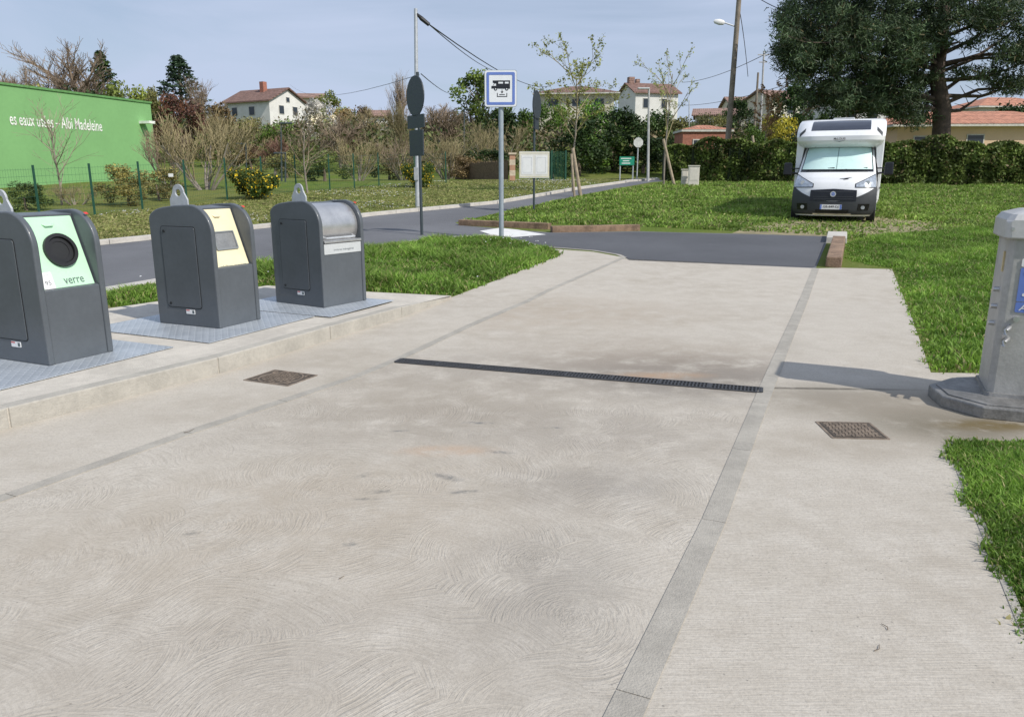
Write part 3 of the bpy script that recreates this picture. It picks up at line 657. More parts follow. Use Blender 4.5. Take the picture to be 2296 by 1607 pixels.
MB().ring([(-.45,-.36),(.45,-.36),(.45,.36),(-.45,.36)],[(-.437,-.347),(.437,-.347),(.437,.347),(-.437,.347)],(0,-.066,zc),u,v,.002).build('tape_border',M('yellow_tape',(.65,.58,.30)),bd)
# tall galvanised pole
pb=P(936,466); t=thing('telephone_pole','tall thin galvanised pole with cable clamp and small grey box','utility pole',tuple(pb))
zt=zat(20,pb.y)-pb.z; xt=(D(932,20,pb.y).x-pb.x)
MB().tube([(0,0,-.2),(xt,0,zt)],[.075,.055],12).build('pole',m_galv,t,smooth=True)
def loc(px,py,Y,b): return D(px,py,Y)-b
MB().box(tuple(loc(934,390,pb.y,pb)+Vector((0,-.1,0))),(.14,.1,.42)).build('meter_box',M('grey_box',(.35,.37,.38)),t,bev=.01)
MB().tube([loc(933,30,pb.y,pb),loc(945,42,pb.y,pb),loc(962,56,pb.y,pb)],[.03,.07,.06],8).build('cable_clamp',m_black,t)
def cable(pts,r,label,sag=.3):
    a,b=[D(*p) for p in pts]; n=14; q=[a.lerp(b,i/n)-Vector((0,0,sag*4*(i/n)*(1-i/n))) for i in range(n+1)]
    o=MB().tube([p-a for p in q],r,5).build('overhead_cable',m_black); o.location=a; return tag(o,label,'cable')
Yp=pb.y
cable([(960,54,Yp),(1236,192,100)],.022,'thick black overhead cable from galvanised pole to hip roofed house',.8)
cable([(958,52,Yp),(1130,160,90)],.018,'second black cable running just below the thick one from galvanised pole',.5)
cable([(944,166,Yp),(1020,208,90)],.016,'short black cable descending right of galvanised pole',.3)
cable([(650,190,110),(940,168,Yp)],.010,'faint long cable between white gabled house and galvanised pole',1.0)
cable([(1700,-4,48),(1860,40,44)],.022,'cable high above the motorhome running toward the pine crown',.3)
cable([(1656,12,48),(1677,172,60)],.022,'drooping cable hanging beside the tall wooden pole',-.3)
cable([(1712,124,70),(1530,185,120)],.03,'thin cable from grey cross armed pole toward far left houses',.5)
cable([(1828,168,60),(1500,235,120)],.025,'thin cable crossing the sky left of the pine',.8)
def G(px,Y): q=D(px,400,Y); return Vector((q.x,Y,h(Y)))
pb=G(1428,44); t=thing('octagonal_sign_post','white backed octagonal road sign on short post by lane end','road sign',tuple(pb)); zc=zat(320,pb.y)-pb.z
MB().tube([(0,0,-.1),(0,0,zc+.3)],.035,8).build('post',m_galv,t)
MB().prism([(.28*math.cos(R(22.5+45*i)),.28*math.sin(R(22.5+45*i))) for i in range(8)],(0,-.04,zc),u,v,.02,w=(0,-1,0)).build('sign_plate',M('sign_backing_grey',(.62,.62,.58)),t)
pb=G(1404,44); t=thing('green_information_sign','green information sign with white lines on two posts','sign',tuple(pb)); s_=pb.y/F; zc=zat(361,pb.y)-pb.z
m_gsign=M('sign_green',(.01,.26,.16),.5)
for q in(-14,14): MB().tube([(q*s_,0,-.1),(q*s_,0,zc+.1)],.04,6).build('post',m_galv,t)
gp=MB().box((0,-.06,zc),(32*s_,.04,18*s_)).build('sign_panel',m_gsign,t)
for i,wv in enumerate((.8,.5,.65)): MB().box((-2*s_,-.082,zc+(5-5*i)*s_),(28*s_*wv,.004,1.8*s_)).build('printed_line',m_paper,gp)
# ---------- fence ----------
m_fence=M('green_wire',(.02,.085,.055),.5)
fp=PX([(-150,520),(-20,506),(90,492),(213,482),(320,470),(420,460),(510,448),(590,440),(665,432),(740,427),(795,423),(850,418),(930,414),(1000,411)])
fp=resample([Vector((p.x,p.y,0)) for p in fp],2.5)
t=thing('mesh_fence','green welded wire mesh fence along the far side of the verge','fence',(fp[0].x,fp[0].y,0)); f0=fp[0]
for i,p in enumerate(fp):
    q=p-f0; z=h(p.y); MB().box((q.x,q.y,z+.74),(.05,.05,1.58)).build('fence_post',m_fence,t)
    if i<len(fp)-1:
        b=fp[i+1]-f0; zb=h(fp[i+1].y); mb=MB(); L=(b-q).length; d=(b-q)/L
        for k in range(8): 
            zz=.08+k*.19; mb.tube([(q.x,q.y,z+zz),(b.x,b.y,zb+zz)],.0035,3,False)
        nv=int(L/.1)
        for k in range(1,nv):
            w=q.lerp(b,k/nv); zz=z+(zb-z)*k/nv; mb.tube([(w.x,w.y,zz+.05),(w.x,w.y,zz+1.45)],.002,3,False)
        mb.build('mesh_panel',m_fence,t)
p=D(383,393,P(383,464).y-.1); o=MB().box((0,0,0),(.16,.01,.11)).build('fence_plate',m_paper); o.location=p; tag(o,'tiny white plate fixed to the green mesh fence','sign plate')
ga=P(1205,404); gb=P(1268,404); t=thing('mesh_gate','dark green mesh gate beside the striped pillar','gate',tuple(ga)); zz=1.7
mb=MB(); dx=gb-ga
for i in range(21): q=dx*(i/20); mb.tube([(q.x,q.y,0),(q.x,q.y,zz)],.02,4)
mb.build('gate_bars',m_fence,t)
for i in(0,.5,1): q=dx*i; MB().box((q.x,q.y,zz/2),(.1,.1,zz+.1)).build('gate_post',m_fence,t)
ga=P(1022,402); gb=P(1138,406); t=thing('reed_fence','low brown reed fence panel left of the striped pillar','fence',tuple(ga)); dx=gb-ga
m_reed=M('reed',(.17,.12,.075),.9,var=.4,scale=12); mb=MB(); rg=random.Random(2)
for i in range(70): q=dx*(i/69); mb.tube([(q.x,q.y,0),(q.x,q.y,.95+rg.random()*.1)],.05,4)
mb.build('reed_panel',m_reed,t)
pb=P(1149,406); t=thing('brick_pillar','terracotta and cream striped gate pillar at the fence end','pillar',tuple(pb)); s_=pb.y/F; hp=56*s_
mt=M('terracotta_pillar',(.48,.27,.18),.9); mc=M('cream_pillar',(.60,.50,.38),.9)
for i in range(5): MB().box((0,0,hp*(i+.5)/5),(12*s_+(.02 if i%2 else 0),.4,hp/5)).build('pillar_block',mt if i%2==0 else mc,t)
MB().box((0,0,hp+.04),(17*s_,.5,.1)).build('cap',mc,t)
m_box=M('meter_cabinet_white',(.68,.64,.56),.7,var=.1)
for px,py,pt,w_,lab in((1554,418,373,23,'tall pale meter cabinet at meadow edge before the hedge'),(1534,416,381,14,'smaller pale meter cabinet left of the taller one')):
    pb=P(px,py); t=thing('meter_cabinet',lab,'utility cabinet',tuple(pb),R(-10)); s_=pb.y/F; hh=zat(pt,pb.y)-pb.z
    MB().box((0,0,hh/2),(w_*s_,.3,hh)).build('cabinet_body',m_box,t,bev=.02); MB().box((0,-.155,hh*.6),(w_*s_*.75,.012,hh*.6)).build('door',m_box,t,bev=.004)
    MB().box((0,0,hh+.02),(w_*s_+.05,.36,.04)).build('lid',m_box,t)
# ---------- green building ----------
W1=D(337,232,45); W0=D(23,193,36.5); dW=(W1-W0); dW.z=0; dW.normalize(); topz=(D(337,232,45).z+D(23,193,36.5).z)/2
m_gw=M('green_render',(.20,.41,.16),.8,var=.06,scale=.6,bump=.1,bs=40); m_let=M('white_letters',(.85,.86,.80),.6)
zb=h(40)-.5; Lw=16; t=thing('green_building','flat green rendered building with white lettering behind the fence','building',(W1.x,W1.y,zb),math.atan2(dW.y,dW.x))
hh=topz-zb; MB().box((-Lw/2,5,hh/2),(Lw,10,hh)).build('wall',m_gw,t); MB().box((-Lw/2,5,hh+.05),(Lw+.12,10.12,.1)).build('parapet_trim',M('green_trim',(.12,.28,.09)),t)
def onwall(px,py):
    uu,dy,dz=ray(px,py); nn=Vector((-dW.y,dW.x,0)); tt=(W1-Vector((0,0,CZ))).dot(nn)/Vector((uu,dy,dz)).dot(nn); q=Vector((uu,dy,dz))*tt+Vector((0,0,CZ)); return ((q-W1).dot(dW),q.z-zb)
xa,za=onwall(20,262); xb,zb2=onwall(228,285); 
text('wall_lettering','es eaux usées – Albi Madeleine',((xa+xb)/2,-.02,(onwall(120,274)[1])),(1,0,0),(0,0,1),xb-xa,.55,m_let,t,bold=.008)
x1,z1=onwall(318,275); MB().box((x1,-.35,z1),(.45,.7,.14)).build('floodlight',m_let,t)
# ---------- leaf generators ----------
def cloud(centers,radii,n,size,seed,cols,flat=1.0,asp=1.0,shell=.35):
    g=np.random.default_rng(seed); Cn=np.array(centers,float); Rd=np.array(radii,float); k=g.integers(0,len(Cn),n)
    n=len(k); d=g.normal(size=(n,3)); d/=np.linalg.norm(d,axis=1)[:,None]; r=(shell+(1-shell)*g.random(n)**.6)[:,None]
    if Rd.ndim==1: Rd=np.repeat(Rd[:,None],3,1)
    c=Cn[k]+d*r*Rd[k]; 
    a=g.normal(size=(n,3)); a/=np.linalg.norm(a,axis=1)[:,None]; b=np.cross(a,g.normal(size=(n,3))); b/=np.linalg.norm(b,axis=1)[:,None]
    s=(size*(.6+.8*g.random(n)))[:,None]; V=np.stack([c-a*s*asp,c-b*s*.55,c+a*s*asp,c+b*s*.55],1)
    cols=np.array(cols); ci=g.random(len(Cn)); cc=cols[g.integers(0,len(cols),len(Cn))]*(.75+.5*ci)[:,None]
    col=cc[k]*(.65+.7*g.random(n))[:,None]
    return V.reshape(-1,3),np.arange(n*4).reshape(n,4),np.repeat(col,4,0)
def branches(seed,levels,trunk_r,L0,kids,spread,up,ratio=.62,first=.35,start=(0,0,0),d0=(0,0,1),minr=.0022,wob=.13,fit=None):
    rg=random.Random(seed); segs=[[],[]]; tips=[]
    def go(p,d,L,r,lv):
        n=4 if lv==0 else 3; pts=[p.copy()]; q=p.copy(); dd=d.copy()
        for i in range(n):
            dd=(dd+Vector((rg.gauss(0,1),rg.gauss(0,1),rg.gauss(0,.6)))*(.05 if lv==0 else wob)+Vector((0,0,up*.08))).normalized(); q=q+dd*(L/n); pts.append(q.copy())
        rs=[max(minr,r*(1-.6*i/n)) for i in range(n+1)]; segs[0 if lv==0 else 1].append((pts,rs,6 if lv==0 else (4 if lv==1 else 3)))
        if lv>=levels: tips.append(q.copy()); tips.append(pts[1].copy()); return
        m=kids[min(lv,len(kids)-1)]
        for j in range(m):
            f=first+(1-first)*(j+.5*rg.random())/m if lv==0 else .25+.75*(j+rg.random())/m; f=min(f,.999); ii=int(f*n); pp_=pts[ii].lerp(pts[min(ii+1,n)],f*n-ii)
            az=rg.random()*6.283 if lv else (j*2.4+rg.random()); ax=dd.orthogonal().normalized(); ax=Matrix.Rotation(az,3,dd)@ax
            nd=(dd*math.cos(spread)+ax*math.sin(spread*(.7+.6*rg.random()))).normalized(); nd.z+=up*.35; nd.normalize()
            go(pp_,nd,L*ratio*(.7+.5*rg.random())*(1.15-.45*f if lv==0 else 1),max(minr,r*(.5)),lv+1)
        if lv>0: go(q,dd,L*ratio*.8,r*.4,lv+1)
    go(Vector(start),Vector(d0).normalized(),L0,trunk_r,0)
    if fit:
        allp=np.array([tuple(p) for sg in segs for s_ in sg for p in s_[0]]); k=fit[0]/np.percentile(np.abs(allp[:,:2]),96); kz=fit[1]/allp[:,2].max()
        f_=lambda p:Vector((p.x*k,p.y*k,p.z*kz)); segs=[[([f_(p) for p in a],[x*fit[1] for x in b],c) for a,b,c in sg] for sg in segs]; tips=[f_(p) for p in tips]
    out=[]
    for sg in segs:
        mb=MB()
        for pts,rs,n in sg: mb.tube(pts,rs,n,False)
        out.append(mb)
    return out[0],out[1],tips
protos={}
def mkproto(kind,seed,builder):
    protos.setdefault(kind,[]).append(builder(seed))
def mesh_of(mb,mat,name):
    o=mb.build(name,mat); me=o.data; bpy.data.objects.remove(o); return me
def mesh_np(V,Q,col,mat,name):
    o=npmesh(name,V,Q,None,mat,col=col); me=o.data; bpy.data.objects.remove(o); return me
def p_leafy(seed):
    rg=random.Random(seed); t,b,tips=branches(seed,2,.035,.55,[7,4],.8,.5)
    cs=[];rs=[]
    for i in range(26):
        z=.32+.62*rg.random(); w=.30*math.sin(min(1,(z-.2)/.8*1.15)*math.pi)**.6+.03; a=rg.random()*6.28; r_=w*math.sqrt(rg.random()); cs.append((r_*math.cos(a),r_*math.sin(a),z)); rs.append(.07+.06*rg.random())
    V,Q,c=cloud(cs,rs,3600,.018,seed,[(1,1,1),(.8,.8,.8),(1.2,1.15,1.0)],shell=.1)
    t.add(b.v,b.f)
    return [('trunk',mesh_of(t,m_bark,'trunk')),('crown',mesh_np(V,Q,c,m_leaf,'crown'))]
def p_bush(seed):
    rg=random.Random(seed); cs=[];rs=[]
    for i in range(24):
        a=rg.random()*6.28; z=.12+.75*rg.random(); w=.42*math.sqrt(max(0,1-(z-.25)**2/.6)); r_=w*rg.random()**.5; cs.append((r_*math.cos(a),r_*math.sin(a),z*(1-.25*r_))); rs.append(.10+.07*rg.random())
    V,Q,c=cloud(cs,rs,3800,.021,seed,[(1,1,1),(.75,.75,.75),(1.25,1.2,1.0)],shell=.15)
    t,b,_=branches(seed,1,.03,.5,[6],.8,.4); 
    return [('trunk',mesh_of(t,m_bark,'trunk')),('crown',mesh_np(V,Q,c,m_leaf,'crown'))]
def p_bare(seed,spread=.62,kids=(9,6,4,4),L0=.5,up=.55,first=.3,levels=4,minr=.0013,tr=.026,fit=None,ratio=.6):
    t,b,tips=branches(seed,levels,tr,L0,list(kids),spread,up,ratio,first,minr=minr,fit=fit)
    return [('trunk',mesh_of(t,m_gbark,'trunk')),('crown',mesh_of(b,m_twig,'crown'))]
def p_barebush(seed):
    t=MB();b=MB(); rg=random.Random(seed)
    for i in range(9):
        a=rg.random()*6.28; d=(math.cos(a)*.5,math.sin(a)*.5,1); x=branches(seed*11+i,3,.010,.5,[4,4,3],.45,.5,.62,.2,start=(math.cos(a)*.04,math.sin(a)*.04,0),d0=d,minr=.0016)
        t.add(x[0].v,x[0].f); b.add(x[1].v,x[1].f)
    return [('trunk',mesh_of(t,m_gbark,'trunk')),('crown',mesh_of(b,m_twig,'crown'))]
def p_conifer(seed):
    rg=random.Random(seed); t=MB().tube([(0,0,0),(0,0,.95)],[.025,.004],6); cs=[];rs=[]
    for i in range(150):
        z=.1+.9*(i/150); w=.30*(1-z)**.8+.01; a=i*2.4; r_=w*(.45+.6*rg.random()); cs.append((r_*math.cos(a),r_*math.sin(a),z-.12*r_)); rs.append((.06*(1.1-z*.6),.06*(1.1-z*.6),.022))
    V,Q,c=cloud(cs,rs,5200,.014,seed,[(1,1,1),(.7,.7,.7),(1.2,1.2,1.1)],shell=.1)
    return [('trunk',mesh_of(t,m_bark,'trunk')),('crown',mesh_np(V,Q,c,m_leaf,'crown'))]
for s in(1,2,3): mkproto('leafy',s,p_leafy); mkproto('bush',s+10,p_bush)
for s in(5,6,7): mkproto('bare',s,lambda s:p_bare(s,kids=(12,6,4,4)))
mkproto('poplar',8,lambda s:p_bare(s,.32,(14,5,4,3),.85,.8,.15)); mkproto('poplar',9,lambda s:p_bare(s,.36,(13,5,4,3),.8,.8,.2))
mkproto('sparse',14,lambda s:p_bare(s,.7,(12,4,2),.8,.35,.25,levels=3,minr=.0011,tr=.0085,fit=(.22,1),ratio=.5))
for s in(21,22): mkproto('barebush',s,p_barebush)
mkproto('conifer',31,p_conifer)
norm={}
for k,l in protos.items():
    for pr in l:
        zs=[];xs=[]
        for n_,me in pr:
            a=np.zeros(len(me.vertices)*3); me.vertices.foreach_get('co',a); a=a.reshape(-1,3); zs.append(a[:,2].max()); xs.append(np.percentile(np.abs(a[:,:2]),97))
        norm[id(pr)]=(max(zs),max(xs))
tint={}
def tmat(col):
    if col not in tint: tint[col]=leafmat('foliage_%d'%len(tint),tuple(x*1.25 for x in col),trans=.15)
    return tint[col]
cnt=random.Random(77)
def plant(kind,px,ytop,Y,wpx,col,label,name=None,group=None,cat=None):
    pr=cnt.choice(protos[kind]); nz_,nx=norm[id(pr)]
    p=D(px,ytop,Y); z0=h(Y)-.1
    hh=p.z-z0; w=wpx/F*Y/2
    nm=name or {'leafy':'leafy_tree','bush':'shrub','bare':'bare_tree','poplar':'bare_tree','sparse':'bare_tree','barebush':'bare_shrub','conifer':'conifer_tree'}[kind]
    t=thing(nm,label,cat or ('shrub' if 'bush' in kind else 'tree'),(p.x,Y,z0),cnt.random()*6.28,group)
    t.scale=(w/nx,w/nx,hh/nz_)
    for n_,me in pr:
        o=bpy.data.objects.new(n_,me); C.objects.link(o); o.parent=t
        if col is not None and n_=='crown':
            o.material_slots[0].link='OBJECT'; o.material_slots[0].material=(tmat(col) if kind not in('bare','poplar','barebush','sparse') else col)
    return t
dg=(.035,.065,.018); mg=(.08,.14,.025); yg=(.19,.23,.05); br=(.19,.14,.075); rb=(.11,.055,.04); bl=(.05,.085,.05); ol=(.16,.16,.06)
T=[('bare',150,84,95,165,None,'tall bare broad crowned tree on skyline above green building'),
('bare',38,140,90,90,None,'bare tree partly cut by left edge above green building'),
('conifer',222,112,98,90,dg,'dark ragged evergreen right of the tall bare tree'),
('conifer',397,122,105,115,bl,'dark pointed spruce on the skyline left of white gabled house'),
('bush',290,178,85,110,yg,'yellow green bush above the right end of green building roof'),
('bush',335,190,80,60,ol,'olive bush just above the green building corner'),
('bush',75,186,75,120,ol,'olive bush peeking over left part of green building'),
('bush',190,192,72,120,dg,'dark shrub peeking over green building below the evergreen'),
('bush',405,203,78,100,rb,'dark red leaved shrub below the pointed spruce'),
('poplar',445,165,88,60,m_twig,'slim bare tree between the spruce and white gabled house'),
('bush',480,222,80,90,(.24,.17,.085),'orange brown shrub left of the white gabled house'),
('barebush',520,238,72,110,m_twigo,'tan leafless shrub below left corner of white gabled house'),
('bush',555,258,85,90,ol,'olive shrub in front of white gabled house'),
('bush',620,266,82,80,mg,'green shrub below white gabled house windows'),
('leafy',742,200,95,80,yg,'yellow green tree right of the white gabled house'),
('bush',712,214,85,70,(.45,.43,.39),'white blossoming shrub beside the white gabled house'),
('bush',790,235,90,90,br,'brown shrub in thicket left of the galvanised pole'),
('poplar',884,155,80,62,m_twig,'tall narrow bare tree left of the round sign back'),
('bare',820,236,85,80,m_twigo,'olive twigged bare tree in thicket centre left'),
('bare',760,250,66,100,m_twig,'bare brown tree on slope below the yellow green tree'),
('poplar',905,215,62,70,m_twigo,'bare tree standing behind the dark round sign back'),
('bare',985,230,70,110,m_twig,'spreading bare tree right of the round sign back'),
('leafy',1068,150,80,130,(.11,.16,.035),'tall ivy covered green tree left of the blue sign'),
('bush',1115,235,75,100,dg,'dark bush behind the blue sign post'),
('barebush',1110,255,60,130,m_twigo,'large brown twiggy shrub behind blue sign post'),
('bush',1175,240,80,70,mg,'green bush right of the blue sign post'),
('bush',1240,222,85,90,mg,'green bush left below the hip roofed house'),
('bush',1345,220,75,110,(.09,.18,.025),'bright green bush in front of the hip roofed house'),
('bush',1300,255,62,120,dg,'dark laurel mass below the hip roofed house'),
('bush',1380,232,66,130,dg,'dark laurel mass below tall white house'),
('bush',1460,240,68,110,dg,'dark evergreen bush right of laurel masses'),
('bush',1345,300,66,120,mg,'mid green low bush near the lane end'),
('bush',1445,300,64,110,dg,'low dark bush behind the octagonal sign'),
('bush',1520,255,70,90,ol,'olive bush above the small red roofed shed'),
('leafy',1655,215,80,70,dg,'dark evergreen tree behind the tall wooden pole'),
('bush',1600,250,85,90,ol,'olive bush above right of red roofed shed'),
('bush',1745,250,70,90,(.33,.30,.04),'yellowish forsythia like shrub left of motorhome'),
('leafy',1790,175,75,110,dg,'dark green tree left of the pine crown'),
('bush',1700,275,60,80,mg,'green bush behind the hedge left of motorhome'),
('bush',1850,230,62,110,dg,'dark bush behind motorhome left roof corner'),
('bush',1960,262,68,60,mg,'green bush behind motorhome right roof corner'),
('bush',2270,225,75,110,dg,'dark bush far right beneath the pine'),
('barebush',445,232,34,210,m_twigo,'large tan leafless shrub behind the fence by the green building'),
('barebush',365,272,36,110,m_twig,'tan leafless shrub overlapping the green building corner'),
('bush',278,365,27,105,(.19,.17,.06),'olive brown bush behind fence before green building'),
('bush',350,372,29,95,(.17,.15,.06),'olive bush behind fence right of building corner'),
('sparse',104,205,27,140,m_twigp,'thin bare young tree before the green building'),
('bush',50,405,25,90,(.09,.13,.04),'low green bush behind fence at left edge'),
('barebush',165,405,27,100,m_twigo,'low twiggy shrub behind fence before the green wall'),
('bush',725,335,42,115,(.12,.15,.05),'dense olive green rounded bush behind fence'),
('barebush',800,295,44,110,m_twigo,'olive twiggy shrub behind fence right of rounded bush'),
('barebush',900,300,46,120,m_twig,'brown twiggy shrub behind the sign back post'),
('barebush',1000,290,50,120,m_twigo,'twiggy shrub between galvanised pole and blue sign'),
('bush',870,330,48,90,ol,'olive bush behind fence left of the galvanised pole'),
('bush',1090,330,52,110,dg,'dark bush above the reed fence'),
('bush',1040,345,50,80,br,'brown bush above the reed fence'),
('bush',1240,335,50,90,dg,'dark bush behind the mesh gate'),
('bush',640,335,60,80,ol,'olive bush on slope left of bare verge tree'),
('bare',610,300,62,60,m_twigr,'reddish bare small tree on slope'),
('bush',560,320,66,90,(.15,.11,.06),'russet bush on slope below white gabled house'),
]
for r_ in T: plant(*r_)
plant('sparse',678,240,P(682,434).y,125,m_twig,'bare young tree on verge in front of the fence')
def gorse(px,py,yt,wpx,label):
    b=P(px,py); t=thing('gorse_bush',label,'shrub',(b.x,b.y,b.z)); s=b.y/F; hh=zat(yt,b.y)-b.z; rg=random.Random(px); cs=[];rs=[]
    for i in range(22): a=rg.random()*6.28; q=wpx/2*s*.75*rg.random()**.5; cs.append((q*math.cos(a),q*math.sin(a),hh*(.2+.6*rg.random()))); rs.append(.28)
    V,Q,c=cloud(cs,rs,4500,.05,px,[(.08,.13,.03),(.10,.15,.035)],shell=.1); npmesh('foliage',V,Q,None,m_leaf,t,col=c)
    V,Q,c=cloud(cs,[r_+.03 for r_ in rs],900,.038,px+1,[(.70,.50,.03),(.60,.42,.02)],shell=.8); npmesh('flowers',V,Q,None,m_leaf,t,col=c)
    x=branches(px,1,.03,hh*.5,[5],.8,.4); x[0].build('trunk',m_bark,t)
gorse(577,446,372,120,'yellow flowering gorse bush by the fence at left')
gorse(935,420,365,80,'yellow flowering gorse bush behind the round sign back')
g=np.random.default_rng(12); cs=[];rs=[]
tx=[-100,60,200,330,420,520,640,700,760,880,1000,1200,1380,1500,1620,1760,2000,2400]; ty=[182,186,196,200,228,256,276,234,246,254,254,250,254,260,262,255,258,232]
colsx=[(.14,.12,.07),(.10,.13,.045),(.18,.14,.075),(.075,.105,.03),(.15,.165,.055),(.13,.105,.06)]
for i in range(1900):
    px=g.uniform(-120,2420); Y=g.uniform(64,125); z0=h(Y); 
    if px<720 and Y<73 : continue
    tp=np.interp(px,tx,ty)+abs(g.normal())*12; zt=zat(tp,Y); hh=min(g.uniform(3,7.5),zt-z0)
    if hh<.8: continue
    X=D(px,300,Y).x; 
    for k in range(4):
        q=g.uniform(.25,1); r_=g.uniform(.8,1.6); cs.append((X+g.normal()*1.0,Y+g.normal(),z0+max(.3,hh*q-r_*.8))); rs.append(r_)
V,Q,c=cloud(cs,rs,98000,.175,5,colsx,shell=.2)
o=npmesh('hillside_thicket',V,Q,None,leafmat('thicket',trans=.1,rnd=0),col=c); o['kind']='stuff'; o['label']='mixed brown and green scrub covering the far hillside'; o['category']='scrub'
# young planted trees
def young(px,py,ytop,wpx,label,leafcol,seed,nl=3,lsize=.05,kids=(9,3,2),spread=.6):
    b=P(px,py); t=thing('young_tree',label,'tree',(b.x,b.y,b.z)); hh=zat(ytop,b.y)-b.z; s=b.y/F
    tr,br_,tips=branches(seed,3,.0075,.86,list(kids),spread,.55,.38,.40,minr=.0010,wob=.11,fit=(wpx*s/2,hh))
    tr.build('trunk',m_gbark,t); br_.build('branches',m_twigo,t)
    V,Q,c=cloud([tuple(p) for p in tips],[.13]*len(tips),int(len(tips)*nl),lsize,seed,leafcol,shell=.1); npmesh('leaves',V,Q,None,m_leaf,t,col=c)
young(1284,432,80,150,'young tree with sparse yellow green leaves beside leaning stake',[(.36,.38,.10),(.30,.34,.08)],41,5.5,.05,(12,4,2),.75)
young(1488,414,108,120,'young sparse leaved tree near lane end in front of the hedge',[(.32,.34,.12),(.26,.30,.09)],42,3,.05,(9,3,2))
young(1700,404,175,70,'young tree with withered orange brown leaves before the hedge',[(.50,.32,.18),(.40,.25,.14)],43,6,.07,(8,3,2))
plant('poplar',1012,305,58,60,m_twigo,'slim bare sapling between the sign back and blue sign')
def stake(a,b,r,label):
    p=P(*a); q=D(b[0],b[1],p.y+.0); o=MB().tube([(0,0,-.2),tuple(q-p)],[r,r*.9],10).build('tree_stake',m_stake,bev=.004); o.location=p; tag(o,label,'stake')
stake((1304,440),(1284,332),.075,'leaning wooden stake beside the yellow green young tree')
stake((1289,442),(1281,345),.05,'upright wooden stake left of the leaning one')
stake((1515,418),(1487,312),.07,'leaning wooden stake beside the young tree near lane end')
stake((1705,408),(1687,305),.07,'leaning wooden stake beside the withered young tree')
# ---------- poles & lamps ----------
m_wpole=M('weathered_pole',(.25,.21,.165),.9,var=.3,scale=3,bump=.4); m_cpole=M('concrete_pole',(.45,.45,.44),.8)
Y=48; b=Vector((D(1634,320,Y).x,Y,h(Y))); tp=D(1660,-40,Y)-b
t=thing('wooden_utility_pole','tall wooden utility pole with street lamp arm left of the pine','utility pole',tuple(b))
MB().tube([(-.1,0,-.3),tuple(tp)],[.19,.14],12).build('pole',m_wpole,t,smooth=True)
la=D(1649,60,Y)-b; lb=D(1626,52,Y)-b
MB().tube([tuple(la),tuple(lb)],.04,6).build('lamp_arm',m_galv,t)
lh=MB().lathe([(.02,0),(.13,.1),(.17,.35),(.12,.62),(.02,.7)],n=12,sy=.6).build('lamp_head',m_paper,t,smooth=True)
lh.location=lb; lh.rotation_euler=(0,R(-82),0)
def pole(px,pyb,pyt,Y,r,mat,label,px2=None,lamp=False,cross=False,name='street_lamp',cat='street lamp'):
    b=Vector((D(px,pyb,Y).x,Y,h(Y))); tp=D(px2 or px,pyt,Y)-b; t=thing(name,label,cat,tuple(b))
    MB().tube([(0,0,-.2),tuple(tp)],[r,r*.7],8).build('pole',mat,t,smooth=True)
    if lamp: 
        MB().box(tuple(tp+Vector((lamp*.28,0,.03))),(.62,.2,.09)).build('lamp_head',m_lgrey if mat!=m_pole else m_pole,t,bev=.03)
    if cross:
        for zz,ll in((.3,1.0),(.9,.7)): MB().box(tuple(tp-Vector((0,0,zz))),(ll,.08,.08)).build('cross_arm',mat,t)
pole(1705,320,115,70,.11,m_cpole,'thin grey utility pole with cross arms behind withered tree',1713,cross=True,name='utility_pole',cat='utility pole')
pole(1690,320,163,66,.12,m_wpole,'brown wooden pole just left of thin grey pole',1700,name='utility_pole',cat='utility pole')
pole(1453,410,200,42,.075,m_cpole,'slender white street lamp near the lane end',1455,lamp=-1)
pole(1040,372,246,62,.07,m_pole,'dark street lamp left of the blue sign',1041,lamp=1)
pole(632,420,278,42,.05,m_pole,'dark lamp post behind fence left of the bare verge tree',630,lamp=1)
pole(553,400,324,50,.05,m_pole,'short lamp post behind the gorse bush',551,lamp=-1)
pole(640,420,345,40,.05,m_pole,'short lamp post beside taller lamp post behind fence',640,lamp=-1)
pole(1546,330,225,85,.06,m_cpole,'thin pale pole above the red roofed shed',1545,name='utility_pole',cat='utility pole')
pole(903,330,172,95,.09,m_wpole,'distant wooden pole in thicket behind sign back',903,name='utility_pole',cat='utility pole')
# ---------- houses ----------
def tiles(name,col):
    k=NT(name); c=k.co(); w=k.n('ShaderNodeTexWave'); w.inputs['Scale'].default_value=1.3; w.bands_direction='X'; k.l.new(c,w.inputs[0]); w2=k.n('ShaderNodeTexWave'); w2.inputs['Scale'].default_value=1.0; w2.bands_direction='Z'; k.l.new(c,w2.inputs[0])
    f=k.math('MULTIPLY',w.outputs['Fac'],w2.outputs['Fac']); n=k.noise(2.5,5,.7)
    b=k.mix(k.ramp(n,.3,.7),tuple(x*.65 for x in col),tuple(x*1.3 for x in col)); b=k.mix(k.math('MULTIPLY',f,.35),b,tuple(x*.35 for x in col)); k.put(k.b.inputs['Base Color'],b); k.b.inputs['Roughness'].default_value=.9; k.bump(f,.8,.06); return k.m
m_rter=tiles('terracotta_roof',(.48,.22,.14)); m_rbrown=tiles('brown_roof',(.21,.125,.10)); m_rterd=tiles('faded_roof',(.30,.19,.15))
m_wwhite=M('white_render',(.70,.69,.65),.9,var=.1,scale=1); m_wcream=M('cream_render',(.62,.58,.47),.9,var=.08,scale=1); m_wpeach=M('peach_render',(.74,.54,.36),.9,var=.06,scale=1)
m_glass=M('dark_window_glass',(.03,.04,.05),.15); m_brick=M('brick',(.36,.15,.10),.9,var=.3); m_shut=M('shutter_brown',(.10,.05,.035),.7); m_eave=M('eave_white',(.6,.58,.52),.8)
